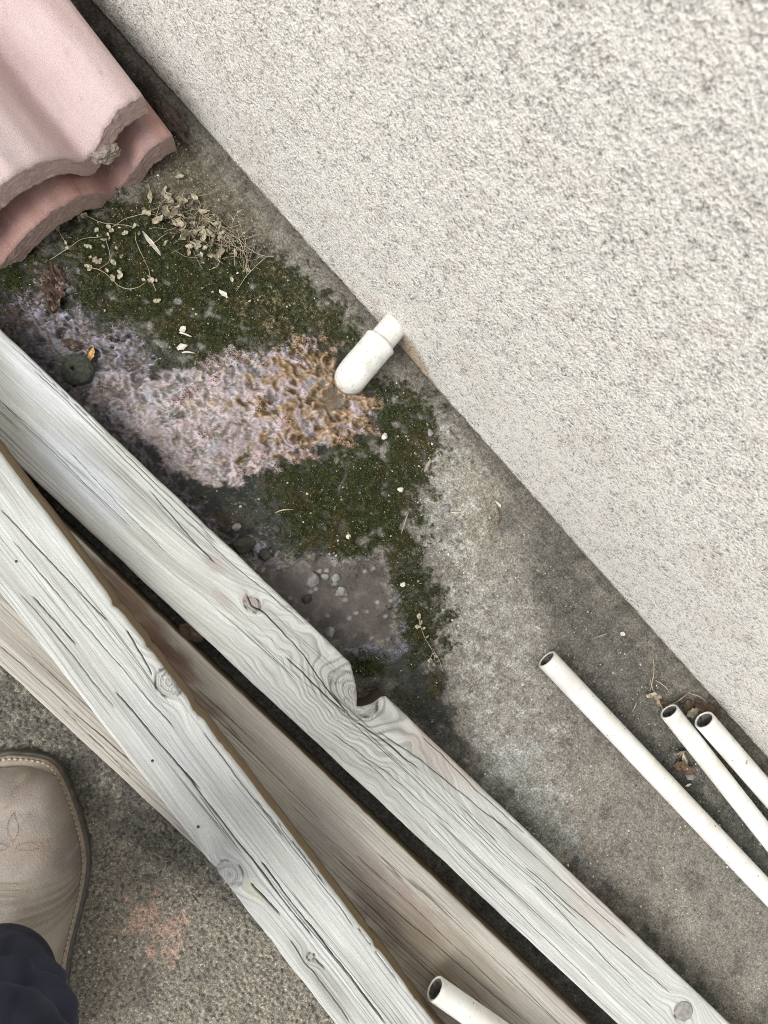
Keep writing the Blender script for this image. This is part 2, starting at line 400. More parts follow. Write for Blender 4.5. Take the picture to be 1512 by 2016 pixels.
# moss cushions
moss = np.maximum.reduce([
    blob([(120, 480), (170, 430), (250, 400), (340, 440), (400, 470), (490, 500), (590, 540), (690, 640), (690, 670), (610, 690), (500, 690), (420, 720), (330, 690), (260, 640), (180, 620), (140, 590)], 0.034, 0.020, 50, 23),
    blob([(-80, 520), (60, 480), (95, 510), (90, 590), (30, 610), (-80, 620)], 0.034, 0.014, 50, 24),
    blob([(745, 770), (800, 780), (850, 800), (845, 890), (830, 950), (800, 1010), (830, 1130), (870, 1210), (850, 1290), (790, 1270), (790, 1180), (770, 1110), (690, 1080), (640, 1040), (600, 1060), (560, 960), (660, 900), (730, 870)], 0.034, 0.024, 50, 25),
    0.8*blob([(520, 930), (620, 910), (640, 1000), (700, 1080), (600, 1090), (560, 1040)], 0.012, 0.026, 50, 26),
    0.9*blob([(690, 1280), (760, 1290), (760, 1330), (700, 1320)], 0.008, 0.014, 60, 27)])
creep = np.maximum(alg, np.maximum(alg2, alg3))*sst(0.25, 0.6, n5+0.6*n2+0.2*n3)*0.85
mraw = np.maximum(moss*sst(-0.72, -0.12, n2+0.6*n1+0.25*n5), creep)
moss = sst(0.12, 0.95, mraw+0.45*n3*sst(0, 0.25, mraw)+0.30*n2*sst(0, 0.25, mraw)+0.2*(wid-0.5)*sst(0, 0.2, mraw))
C = mixc(C, lin(66, 68, 52)*np.ones(3), sst(0.0, 0.4, mraw)*0.75)
mg = mixc(np.ones(X.shape+(1,))*lin(28, 38, 13), lin(58, 66, 25)*np.ones(3), sst(-0.1, 0.5, n3+0.4*n2))
mg = mixc(mg, lin(70, 60, 30)*np.ones(3), sst(0.0, 0.55, n5+0.5*n3)*0.75)
mg = mixc(mg, lin(24, 30, 16)*np.ones(3), sst(0.1, 0.5, -n2-0.3*n3))
mg = mixc(mg, lin(92, 90, 70)*np.ones(3), sst(0.25, 0.55, pn(X*120, Y*120, 63)+0.5*n3)*0.55)
C = mixc(C, mg, moss*0.93); RO = RO*(1-moss)+0.95*moss
Z += moss*(0.0016+0.0022*n2+0.0012*n3+0.0005*n4)
mtan = blob([(470, 600), (560, 560), (640, 610), (560, 640), (490, 650)], 0.01, 0.03, 60, 28)*sst(-0.1, 0.4, n3+n2*0.5)
C = mixc(C, lin(150, 140, 112)*np.ones(3), mtan*0.7)
mgrn = blob([(560, 560), (690, 650), (740, 800), (700, 690), (600, 640)], 0.02, 0.02, 40, 29)
C = mixc(C, lin(74, 80, 52)*np.ones(3), mgrn*0.35)
# mineral crust fed by the drain, wet sludge below it
crust = 0.97*blob([(655, 690), (665, 740), (715, 765), (735, 790), (735, 850), (690, 872), (640, 885), (570, 905), (490, 925), (470, 965), (420, 950), (350, 935), (290, 880), (220, 840), (160, 800), (150, 760), (210, 735), (300, 745), (370, 725), (440, 700), (520, 690), (580, 670), (625, 650)], 0.006, 0.022, 60, 33)
sludge = blob([(-60, 610), (40, 580), (100, 520), (130, 540), (135, 600), (190, 630), (260, 650), (290, 700), (300, 760), (260, 850), (360, 960), (430, 1040), (520, 1060), (560, 1090), (540, 1130), (440, 1060), (330, 960), (210, 860), (120, 770), (60, 700), (-60, 650)], 0.008, 0.022, 50, 34)
wxx = X+0.006*n2+0.004*pn(X*45, Y*45, 38); wyy = Y+0.006*pn(X*70, Y*70, 39)+0.004*n5
rg1 = 1-np.abs(pn(wxx*75, wyy*75, 42))*1.6; rg2 = 1-np.abs(pn(wxx*170, wyy*170, 43))*1.5
lump = np.clip(0.62*rg1+0.38*rg2, -0.4, 1)
q1, q2, qid = worley(wxx*120, wyy*120, 40)
dist = np.hypot(X-G(690, 770)[0], Y-G(690, 770)[1])
near = sst(0.15, 0.03, dist); far = sst(0.14, 0.26, dist)
m90 = pn(wxx*90, wyy*90, 45); m38 = pn(X*38, Y*38, 46); rg3 = 1-np.abs(pn(wxx*330, wyy*330, 47))*1.5
cc = np.ones(X.shape+(1,))*lin(152, 136, 136)
cc = mixc(cc, lin(134, 134, 140)*np.ones(3), sst(0.0, 0.45, m38+0.5*n2)*0.8)
cc = mixc(cc, lin(184, 146, 142)*np.ones(3), sst(0.05, 0.45, n5+0.5*n2)*0.7)
cc = mixc(cc, lin(124, 116, 92)*np.ones(3), sst(0.05, 0.4, m90+0.3*n3)*0.7)
cc = mixc(cc, lin(214, 205, 204)*np.ones(3), sst(0.62, 0.98, rg2+0.25*n2)*0.75*sst(-0.6, 0.2, n5-0.4*n2))
cc = mixc(cc, lin(206, 198, 202)*np.ones(3), sst(0.7, 1.0, rg3)*0.4)
cc = mixc(cc, lin(84, 78, 68)*np.ones(3), sst(0.38, -0.05, lump+0.2*n3)*0.8)
cc = mixc(cc, lin(158, 156, 172)*np.ones(3), far*sst(-0.1, 0.4, n2)*0.6)  # sky's lavender sheen on the wet crust, painted into its colour
brown = sst(0.0, 0.28, 0.55*m90+0.30*n2+0.52*near-0.24-0.5*far)
cc = mixc(cc, lin(138, 108, 66)*np.ones(3), brown*0.75)
cc = mixc(cc, lin(82, 60, 28)*np.ones(3), brown*sst(0.75, 0.25, lump+0.3*n3)*0.85)
cc = mixc(cc, lin(212, 184, 156)*np.ones(3), brown*sst(0.74, 0.95, lump)*0.75)
cc = cc*(0.80+0.14*sst(-0.4, 0.5, n1+0.5*n2))[..., None]
C = mixc(C, cc, crust); RO = RO*(1-crust)+crust*(0.09+0.14*sst(0.2, 0.9, lump))
Z += crust*(0.0003+(0.0020+0.0024*near)*(lump-0.45)+0.0007*n3)
pool = sst(0.019, 0.007, np.hypot(X-G(655, 790)[0], Y-G(655, 790)[1])+0.018*n2+0.010*m90)
C = mixc(C, lin(118, 110, 90)*np.ones(3), pool*0.5); Z = Z*(1-0.8*pool)+pool*(-0.0014); RO = RO*(1-pool)+0.15*pool
sc = np.ones(X.shape+(1,))*lin(92, 82, 78)
sc = mixc(sc, lin(156, 152, 166)*np.ones(3), sst(0.55, 0.95, rg2+0.3*n2)*0.8)  # lavender sky reflection painted onto the sludge ridges
sc = mixc(sc, lin(132, 106, 94)*np.ones(3), sst(0.05, 0.5, n5+0.4*n3)*0.8)
pits = sst(0.34, 0.16, q1+0.12*n3)*sst(0.68, 0.8, qid)
sc = mixc(sc, lin(34, 32, 34)*np.ones(3), pits*0.9)
rim = sst(0.13, 0.02, np.abs(q1-0.36+0.14*n3))*sst(0.4, 0.6, qid)*sst(-0.2, 0.3, n2)
sc = mixc(sc, lin(168, 170, 190)*np.ones(3), rim*0.7)  # bluish reflected rims painted around the sludge cells
ss = sludge*(1-crust*(1-0.75*far))
C = mixc(C, sc, ss); RO = RO*(1-ss)+ss*0.18
Z += ss*(0.0016*n2+0.0012*n3-0.0010-0.0022*pits+0.0010*rim)
blk = blob([(-80, 600), (20, 620), (70, 660), (130, 740), (180, 800), (120, 800), (-80, 700)], 0.010, 0.016, 60, 83)
C = mixc(C, lin(28, 27, 27)*np.ones(3), blk*0.8*np.clip(0.8+0.6*n2, 0, 1))
blk2 = blob([(190, 800), (300, 900), (380, 990), (450, 1050), (520, 1110), (480, 1110), (330, 980), (180, 830)], 0.008, 0.018, 60, 84)
C = mixc(C, lin(40, 34, 32)*np.ones(3), blk2*0.75*np.clip(0.8+0.6*n2, 0, 1))
# lower puddle bed
pud = blob([(560, 1120), (600, 1105), (690, 1105), (750, 1090), (770, 1170), (785, 1250), (795, 1280), (740, 1270), (690, 1270), (640, 1260), (560, 1200), (470, 1110)], 0.006, 0.012, 55, 35)
bed = np.ones(X.shape+(1,))*lin(108, 98, 94)
bed = mixc(bed, lin(128, 122, 122)*np.ones(3), sst(0, 0.5, n2)); bed = mixc(bed, lin(92, 72, 58)*np.ones(3), sst(0.2, 0.6, n5)*0.6)
bed = mixc(bed, lin(70, 62, 56)*np.ones(3), sst(0.1, 0.5, pn(X*60, Y*60, 81)+0.4*n3)*0.6)
bed = mixc(bed, lin(150, 148, 150)*np.ones(3), sst(0.75, 0.9, wgd)*sst(0.4, 0.25, wg1)*0.6)
C = mixc(C, bed, pud*0.95); C = mixc(C, lin(160, 158, 178)*np.ones(3), np.clip(4*pud*(1-pud), 0, 1)*0.45*sst(-0.2, 0.4, n2)); RO = RO*(1-pud)+0.25*pud  # bed colour, then a lavender sky-reflection rim painted round the puddle
Z = Z*(1-0.5*pud)-0.0024*pud+pud*0.0012*sst(0.75, 0.9, wgd)*sst(0.45, 0.2, wg1)
prim = blob([(690, 1270), (800, 1270), (790, 1300), (700, 1290)], 0.006, 0.01, 60, 36)
C = mixc(C, lin(130, 128, 146)*np.ones(3), prim*0.35)  # reflected lavender painted along the puddle's lower rim
# mortar lip against the wall
yw = WALL_Y - Y + 0.004*fbm(X*25, X*0+3, 3, 50)
lip = sst(0.022, 0.004, yw+0.003*n2)
lipc = mixc(np.ones(X.shape+(1,))*lin(112, 108, 98), lin(86, 82, 74)*np.ones(3), sst(-0.2, 0.4, n2))
C = mixc(C, lipc, lip*0.8*(1-0.6*moss)); Z += lip*(0.0022+0.0012*n2)
RO = np.where(lip > 0.5, 0.9, RO)
for pts, wd in (([(680, 600), (692, 622), (686, 640), (700, 655), (705, 668)], 0.0009), ([(770, 738), (785, 742), (790, 760), (797, 770)], 0.0009), ([(870, 825), (890, 850), (905, 868)], 0.0007), ([(1130, 1100), (1150, 1120), (1180, 1150)], 0.0006)):
    p = GA(pts)
    d = np.full(X.shape, 1.0)
    for a, b in zip(p[:-1], p[1:]):
        e = b-a; t = np.clip(((X-a[0])*e[0]+(Y-a[1])*e[1])/(e@e), 0, 1); d = np.minimum(d, np.hypot(X-a[0]-e[0]*t, Y-a[1]-e[1]*t))
    k = sst(wd*1.4, wd*0.3, d+0.0014*np.abs(n3)+0.001*np.abs(n2)); C = mixc(C, lin(40, 38, 33)*np.ones(3), k*0.75); Z -= 0.002*k
# pale grains set in the surface
gr = sst(0.86, 0.93, wid)*sst(0.32, 0.18, wf1)*(1-moss*0.85)*(1-crust)*(1-ss)*(1-pud)*(1-fore)
C = mixc(C, lin(190, 184, 168)*np.ones(3), gr*0.55*(0.4+0.6*pale)); Z += gr*0.0006
pit = sst(0.30, 0.12, worley(X*200, Y*200, 61)[0])*sst(0.7, 0.8, worley(X*200, Y*200, 61)[2])*(1-moss)*(1-crust)*(1-ss)*(1-pud)
C = mixc(C, C*0.45, pit*0.8); Z -= 0.0009*pit
Z = np.where(NEAR, Z, 0.0)
base_under = blob([(-200, 690), (40, 690), (1400, 2016), (1500, 2200), (-400, 2200), (-300, 1300)], 0.006, 0)*0
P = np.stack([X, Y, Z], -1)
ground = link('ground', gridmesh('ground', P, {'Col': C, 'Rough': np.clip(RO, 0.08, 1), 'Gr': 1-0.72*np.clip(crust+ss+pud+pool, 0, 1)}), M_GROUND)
tag(ground, 'stained grey concrete ground with moss and wet mineral crust', kind='structure')

def zat(x, y):
    i = np.clip(np.searchsorted(gx, x), 1, len(gx)-1); j = np.clip(np.searchsorted(gy, y), 1, len(gy)-1)
    return Z[j, i]
def mask_at(m, x, y):
    i = np.clip(np.searchsorted(gx, x), 1, len(gx)-1); j = np.clip(np.searchsorted(gy, y), 1, len(gy)-1)
    return m[j, i]
def GZ(u, v, dz=0.0):
    p = G(u, v); return Vector((p[0], p[1], zat(p[0], p[1])+dz))

def water(pts, z):
    p = GA(pts); me = bpy.data.meshes.new('water')
    me.from_pydata([(a, b, z) for a, b in p], [], [tuple(range(len(p)))]); me.update()
    if me.polygons[0].normal.z < 0: me.flip_normals()
    return tag(link('water', me, M_WATER), kind='structure')
tag(water([(470, 1050), (560, 1080), (600, 1085), (690, 1085), (770, 1075), (800, 1170), (815, 1290), (740, 1300), (640, 1275), (520, 1190)], -0.0016), 'shallow brown puddle beside the knotted board')
tag(water([(-80, 600), (100, 500), (150, 520), (160, 600), (280, 620), (320, 740), (650, 640), (745, 780), (745, 870), (500, 960), (430, 1010), (400, 1010), (200, 860), (-80, 690)], 0.0001), 'thin wet film over the pink mineral crust below the drain elbow')

# ------------------------------------------------------------------ wall
tops = [onwall(u, v)[2] for u, v in ((1512, 0), (800, 0), (1512, 800))]
wx0, wx1 = onwall(150, 0)[0]-0.03, onwall(1512, 1512)[0]+0.04
wz1 = max(tops)+0.03
wx = spaced(wx0, wx1, 0.0022, 6.0)
wz = np.arange(0.0045, wz1, 0.0022); o_ = []; d_ = 0.0022; x_ = 0
while x_ < 3.0: d_ *= 1.7; x_ += d_; o_.append(x_)
wz = np.concatenate([wz, wz[-1]+np.array(o_)])
A, B = np.meshgrid(wx, wz)
VS = 0.62
s1 = fbm(A*90, B*90*VS, 3, 71, 0.6); s2 = fbm(A*120, B*120*VS, 3, 72); s3 = fbm(A*14, B*14, 3, 73)
hgt = 0.0008*s1+0.0007*s2
foot = 0.0030*fbm(A*30, A*0+1.7, 3, 75)+0.0015*pn(A*140, A*0+4.1, 76)
B = B.copy(); B[1] = 0.0045+foot[1]; B[0] = B[1]; hgt[0] = -0.03; hgt[1] += 0.0005
WC = np.ones(A.shape+(1,))*lin(231, 228, 219)
WC = mixc(WC, lin(220, 214, 203)*np.ones(3), sst(0.0, 0.6, s3)*0.6)
WC = mixc(WC, lin(224, 208, 200)*np.ones(3), sst(0.3, 0.7, fbm(A*30, B*30, 3, 77))*0.5)
def wstain(pts, col, amt, soft=0.006):
    global WC
    p = np.array([onwall(u, v)[[0, 2]] for u, v in pts])
    d = polysd(A, B, p)+0.004*s2
    WC = mixc(WC, lin(*col)*np.ones(3), sst(-soft, soft, d)*amt)
wstain([(795, 655), (812, 672), (845, 735), (860, 775), (835, 760), (770, 700)], (182, 160, 128), 0.75)  # tan stain with the stub's soft shadow painted into it
wstain([(700, 600), (740, 620), (765, 625), (740, 655), (720, 640)], (160, 152, 140), 0.55)
wstain([(160, 0), (260, 60), (420, 280), (440, 330), (330, 230), (200, 60)], (204, 208, 196), 0.5, 0.012)
PW = np.stack([A, WALL_Y-hgt, B], -1)
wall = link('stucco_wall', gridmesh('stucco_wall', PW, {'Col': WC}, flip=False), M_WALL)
tag(wall, 'pale cream rough stucco house wall rising along the concrete strip', 'wall')

# ------------------------------------------------------------------ boards
def board(label, Rp, Lp, ztop, thick, ext0, ext1, knots, cracks, tone, seed, notch=None, side=(150, 124, 92), step=0.0014, hair=1.0, gain=1.0, stain=None, chips=None, bow=0.0):
    R0, R1 = G(*Rp[0], ztop), G(*Rp[1], ztop); L0, L1 = G(*Lp[0], ztop), G(*Lp[1], ztop)
    d = unit((R1-R0)/np.linalg.norm(R1-R0)+(L1-L0)/np.linalg.norm(L1-L0)); nrm = np.cross([0, 0, 1], d)   # nrm points to the wall side
    O = (R0+L0)/2
    def st(p): return (p-O)@d, (p-O)@nrm
    sR0, tR0 = st(R0); sR1, tR1 = st(R1); sL0, tL0 = st(L0); sL1, tL1 = st(L1)
    smin, smax = min(sR0, sL0)-ext0, max(sR1, sL1)+ext1
    s = np.arange(smin, smax, step)
    tR = tR0+(tR1-tR0)*(s-sR0)/(sR1-sR0); tL = tL0+(tL1-tL0)*(s-sL0)/(sL1-sL0)
    def stp(u, v): return st(G(u, v, ztop))
    tRn = tR+0.0007*fbm(s*25, s*0, 3, seed+1)+0.0006*np.minimum(0, pn(s*70, s*0, seed+2)); tLn = tL+0.0009*fbm(s*25, s*0+5, 3, seed+3)
    if notch:
        q = [stp(u, v) for u, v in notch]; qs = np.array([a for a, _ in q]); qt = np.array([b for _, b in q])
        o = np.argsort(qs); f = np.interp(s, qs[o], qt[o]); inside = (s > qs.min()) & (s < qs.max())
        tRn = np.where(inside, np.minimum(tRn, f+0.0006*pn(s*500, s*0, 8)), tRn)
    for (u, v, ln, dp, sg) in (chips or []):          # splintered bites out of an edge
        cs, _ = stp(u, v); k = np.clip(1-np.abs((s-cs)/ln), 0, 1)*dp*(0.6+0.5*pn(s*160, s*0, seed+9))
        if sg > 0: tRn = tRn-k
        else: tLn = tLn+k
    wdt = float(np.mean(tR-tL)); M_ = int(wdt/0.00052); rc = 0.0028; nc = 3; nsd = 8
    # cross-section: left side up, corner, top, corner, right side down
    prof = []
    for k in range(nsd): prof.append(('L', 0.0, -thick+(thick-rc)*k/(nsd-1)))
    for k in range(1, nc+1):
        a = math.pi/2*k/nc; prof.append(('L', rc*(1-math.cos(a)), -rc+rc*math.sin(a)))
    for k in range(1, M_): prof.append(('T', k/M_, 0.0))
    for k in range(nc, 0, -1):
        a = math.pi/2*k/nc; prof.append(('R', rc*(1-math.cos(a)), -rc+rc*math.sin(a)))
    for k in range(nsd-1, -1, -1): prof.append(('R', 0.0, -thick+(thick-rc)*k/(nsd-1)))
    m = len(prof); T = np.empty((len(s), m)); ZZ = np.empty((len(s), m)); top = np.zeros(m)
    for j, (k, a, z) in enumerate(prof):
        if k == 'L': T[:, j] = tLn+a
        elif k == 'R': T[:, j] = tRn-a
        else: T[:, j] = tLn+rc+(tRn-tLn-2*rc)*a
        ZZ[:, j] = z; top[j] = 1.0 if z > -rc*0.6 else 0.0
    S = np.repeat(s[:, None], m, 1); sideup = (1-top)[None, :]
    # grain field
    psi = T+0.0030*fbm(S*3.1, T*14, 3, seed+20)+0.0008*fbm(S*14, T*60, 2, seed+21)+bow*np.sin(S*2.1+seed)
    psi0 = psi.copy(); core = np.zeros(S.shape); ringk = np.zeros(S.shape); kr = np.full(S.shape, 9.0)
    for (u, v, rad, el, infl) in knots:
        ks, kt = stp(u, v); ds = (S-ks)/el; dt = T-kt
        rho = np.hypot(ds, dt); sgn = -1.0 if kt > 0 else 1.0
        wgt = np.exp(-(rho/infl)**2)
        psi = psi*(1-wgt)+(kt+sgn*rho*(1+0.12*pn(S*60, T*60, seed+30)))*wgt
        core = np.maximum(core, sst(rad*1.1, rad*0.9, rho+0.0012*pn(S*140, T*140, seed+31))); ringk = np.maximum(ringk, wgt)
        kr = np.minimum(kr, rho/rad)
    # side faces take their grain from height
    psi = psi + sideup*(ZZ*0.9); psi0 = psi0 + sideup*(ZZ*0.9); psc = 0.75*psi0+0.25*psi
    ph = psi*(210*gain)+0.7*fbm(S*4, psi*60, 2, seed+40)
    fr = ph-np.floor(ph); late = sst(0.5, 0.9, fr)*sst(1.0, 0.95, fr)
    amp = (0.35+0.65*sst(-0.2, 0.4, fbm(S*5, psi*45, 2, seed+41)))*(1-0.0*ringk)
    hgt = 0.00035*late*amp+0.0005*fbm(S*9, psi*110, 3, seed+42)+0.0007*fbm(S*3, T*30, 2, seed+43)
    c0, c1, c2 = (lin(*q) for q in tone)
    Cb = np.ones(S.shape+(1,))*c0
    Cb = mixc(Cb, c1*np.ones(3), sst(-0.1, 0.5, fbm(S*4, psi*70, 3, seed+50)))
    Cb = mixc(Cb, c2*np.ones(3), late*np.maximum(amp, 1.1*ringk)*(0.26+0.55*ringk))
    Cb = mixc(Cb, c2*np.ones(3)*0.8, sst(0.15, 0.6, fbm(S*5+3, T*28, 4, seed+51))*0.45)
    for (u, v, rad, el, infl) in knots:
        ks, kt = stp(u, v); ds = (S-ks)/el; dt = T-kt; rho = np.hypot(ds, dt); ang = np.arctan2(dt, ds)
        kc = sst(rad*1.1, rad*0.9, rho+0.0012*pn(S*140, T*140, seed+31))
        rr = 0.5+0.5*np.sin(rho*2*np.pi/0.0019+1.5*pn(S*120, T*120, seed+33))
        Cb = mixc(Cb, c0*0.72*np.ones(3), kc*0.35); Cb = mixc(Cb, c2*0.8*np.ones(3), kc*sst(0.55, 1.0, rr)*0.55)
        radial = sst(0.10, 0.02, np.abs(np.sin(ang*2.5+2.2*pn(rho*140, rho*0, seed+34)+1.0)))*sst(0.15*rad, 0.5*rad, rho)*kc*sst(-0.1, 0.2, pn(ang*1.3, rho*80, seed+35))
        rimc = sst(0.0012, 0.0003, np.abs(rho-rad*(1+0.06*pn(ang*1.5, ang*0, seed+36))))*sst(-0.25, 0.25, pn(ang*1.2, ang*0+2, seed+37))
        k = np.maximum(radial*0.8, rimc)
        Cb = mixc(Cb, lin(46, 43, 39)*np.ones(3), k*0.85); hgt = hgt-0.0012*k+0.0004*kc*rr*0.4-0.0006*kc
    if stain is not None: Cb = stain(Cb, S, T, psi, stp, seed)
    # long drying checks: each follows one grain line
    for (u0, v0, u1, v1, wd, dp) in cracks:
        a0, b0 = stp(u0, v0); a1, b1 = stp(u1, v1)
        def near(a, b):
            i = np.argmin(np.abs(s-a)); j = np.argmin(np.abs(T[i, nsd+nc:m-nsd-nc]-b))+nsd+nc; return psc[i, j]
        p0, p1 = near(a0, b0), near(a1, b1)
        u = np.clip((S-a0)/(a1-a0), 0, 1); on = sst(0, 0.04, (S-a0)/(a1-a0))*sst(1, 0.94, (S-a0)/(a1-a0))
        dd = np.abs(psc-(p0+(p1-p0)*u)-0.0007*pn(S*30, S*0, seed+int(u0))-0.0003*pn(S*130, S*0, seed+int(v0)))
        wv = wd*(0.35+0.8*np.abs(pn(S*13, S*0, seed+int(u0)+1)))
        k = sst(wv+0.00030, wv*0.2, dd)*on*(1-sideup)*sst(0.0, 0.12, pn(S*11, S*0+3, seed+int(u1))+0.42)
        Cb = mixc(Cb, lin(54, 51, 46)*np.ones(3), k*0.85); hgt = hgt-dp*k
    sc_ = lin(*side)
    rot = np.zeros(len(s))
    if notch: rot = inside.astype(float)
    Cs = mixc(np.ones(S.shape+(1,))*sc_, sc_*0.7*np.ones(3), sst(-0.1, 0.5, fbm(S*5, ZZ*260, 3, seed+60)))
    Cs = mixc(Cs, lin(66, 54, 42)*np.ones(3), rot[:, None]*np.ones(S.shape)*0.85)  # colours the notch walls dark brown
    Cb = mixc(Cb, Cs, sideup*np.ones(S.shape))
    hgt = hgt*(1-sideup)
    Pp = O[None, None, :]+S[..., None]*d+T[..., None]*nrm
    Pp[..., 2] = ztop+ZZ+hgt
    me = gridmesh('timber_board', Pp, {'Col': np.clip(Cb, 0, 1), 'grain': np.stack([S, psi, psi0], -1), 'Hair': np.full(S.shape, hair)}, closed=True, flip=True)
    # end grain
    nv = len(s)*m
    o = link('timber_board', me, M_WOOD)
    for i in (0, len(s)-1):
        ends = MB(); V = [tuple(p) for p in Pp[i]]; ends.add(V, [tuple(range(m)) if i == 0 else tuple(range(m))[::-1]])
        ends.build('end_grain', mat_end, o, smooth=False)
    tag(o, label, 'board')
    return o, stp, (O, d, nrm)
mat_end = mat_flat('end_grain', (150, 138, 118), (110, 98, 80), 160, 0.85)

GREY = ((200, 202, 197), (184, 185, 179), (128, 125, 117))
def stain1(Cb, S, T, psi, stp, seed):
    for u, v, r, col, a in ((420, 1110, 0.008, (160, 142, 134), 0.5), (490, 1185, 0.007, (156, 136, 126), 0.5), (445, 1185, 0.006, (160, 140, 132), 0.4), (880, 1475, 0.03, (176, 158, 144), 0.5), (100, 760, 0.03, (214, 218, 222), 0.6), (150, 930, 0.03, (206, 212, 220), 0.6), (1180, 1770, 0.03, (176, 160, 150), 0.4)):
        a0, b0 = stp(u, v); rr = np.hypot((S-a0)/2.6, T-b0)+0.006*fbm(S*30, T*80, 3, seed+u)
        Cb = mixc(Cb, lin(*col)*np.ones(3), sst(r, r*0.3, rr)*a)
    return Cb
b1, stp1, fr1 = board('pale grey weathered board with big swirling knot and notched edge, nearest the wall',
    [(0, 647), (1438, 2016)], [(83, 960), (1216, 2016)], 0.038, 0.037, 0.16, 0.12,
    [(698, 1366, 0.015, 1.7, 0.060), (497, 1190, 0.006, 1.3, 0.010), (1344, 1992, 0.0085, 1.0, 0.016)],
    [(60, 720, 640, 1210, 0.0003, 0.0015), (290, 960, 700, 1420, 0.0005, 0.003), (120, 870, 330, 1090, 0.0002, 0.001), (0, 790, 260, 1040, 0.0002, 0.001), (560, 1290, 830, 1520, 0.0006, 0.003),
     (740, 1440, 1010, 1640, 0.0003, 0.002), (830, 1450, 1060, 1620, 0.0003, 0.0018), (650, 1440, 900, 1640, 0.0002, 0.0012), (900, 1580, 1330, 1960, 0.0003, 0.002), (960, 1600, 1240, 1850, 0.0002, 0.0012),
     (1050, 1740, 1290, 1990, 0.0003, 0.0015), (30, 660, 420, 1040, 0.0002, 0.001), (700, 1480, 1180, 1950, 0.0002, 0.001)],
    GREY, 100, gain=1.35, notch=[(686, 1292), (690, 1305), (697, 1330), (702, 1352), (704, 1372), (703, 1391), (716, 1391), (735, 1385), (748, 1376), (755, 1366), (764, 1366), (768, 1371)], side=(128, 118, 104), stain=stain1)
def stain2(Cb, S, T, psi, stp, seed):
    for u, v, r, col, a in ((455, 1700, 0.014, (150, 151, 154), 0.5), (640, 1660, 0.03, (180, 180, 182), 0.4), (505, 1765, 0.006, (206, 202, 180), 0.5), (330, 1470, 0.03, (178, 182, 184), 0.4)):
        a0, b0 = stp(u, v); rr = np.hypot((S-a0)/2.6, T-b0)+0.006*fbm(S*30, T*80, 3, seed+u)
        Cb = mixc(Cb, lin(*col)*np.ones(3), sst(r, r*0.3, rr)*a)
    return Cb
b2, stp2, fr2 = board('pale splintered board lying on top of the brownish plank, cracked knot at its edge',
    [(0, 889), (857, 2016)], [(0, 1168), (659, 2016)], 0.0785, 0.039, 0.14, 0.14,
    [(332, 1345, 0.010, 1.2, 0.020), (452, 1722, 0.010, 1.2, 0.018), (612, 1884, 0.003, 1.0, 0.006)],
    [(0, 1000, 280, 1290, 0.0004, 0.003), (60, 1170, 400, 1560, 0.0007, 0.004), (0, 1120, 230, 1400, 0.0003, 0.002), (20, 1060, 350, 1440, 0.0003, 0.002), (470, 1640, 760, 2016, 0.0008, 0.005),
     (330, 1480, 620, 1850, 0.0005, 0.003), (500, 1570, 700, 1830, 0.0003, 0.002), (495, 1740, 560, 1810, 0.0013, 0.006), (560, 1810, 640, 1910, 0.0006, 0.004), (560, 1600, 800, 1930, 0.0003, 0.002), (250, 1240, 300, 1330, 0.0006, 0.003), (400, 1440, 560, 1650, 0.0004, 0.002), (570, 1850, 690, 2016, 0.0004, 0.002)],
    ((203, 205, 201), (184, 185, 180), (128, 126, 119)), 200, side=(140, 122, 96), stain=stain2, gain=1.25,
    chips=[(240, 1180, 0.012, 0.003, 1), (386, 1395, 0.012, 0.004, 1), (300, 1265, 0.006, 0.002, 1), (440, 1455, 0.02, 0.002, 1), (745, 1860, 0.006, 0.0025, 1), (425, 1708, 0.006, 0.002, -1), (540, 1850, 0.01, 0.001, -1), (820, 1965, 0.012, 0.002, 1)])
def stain3(Cb, S, T, psi, stp, seed):
    for u, v, r, col, a in ((330, 1290, 0.016, (112, 84, 70), 0.75), (300, 1250, 0.014, (104, 78, 64), 0.7), (380, 1370, 0.014, (120, 98, 86), 0.6), (250, 1170, 0.02, (124, 98, 78), 0.7), (640, 1640, 0.03, (150, 146, 140), 0.6), (780, 1780, 0.030, (138, 122, 110), 0.6), (750, 1800, 0.018, (112, 102, 98), 0.6), (900, 1900, 0.035, (140, 126, 108), 0.5), (850, 1910, 0.03, (130, 116, 94), 0.5)):
        a0, b0 = stp(u, v); rr = np.hypot((S-a0)/2.8, T-b0)+0.010*fbm(S*40, T*90, 4, seed+u)
        Cb = mixc(Cb, lin(*col)*np.ones(3), sst(r, r*0.3, rr)*a)
    return Cb
b3, stp3, fr3 = board('wide brownish stained plank lying flat under the splintered board',
    [(181, 1085), (1100, 1963)], [(0, 1311), (426, 1707)], 0.0375, 0.0365, 0.25, 0.22,
    [], [(400, 1390, 760, 1740, 0.0002, 0.001), (660, 1690, 1040, 2016, 0.0003, 0.0015), (0, 1270, 260, 1500, 0.0003, 0.002), (120, 1390, 260, 1530, 0.0002, 0.001), (700, 1680, 1000, 1960, 0.0002, 0.001), (60, 1290, 240, 1450, 0.0002, 0.001)],
    ((186, 182, 172), (170, 165, 154), (120, 113, 102)), 300, side=(136, 122, 98), stain=stain3, gain=1.5)

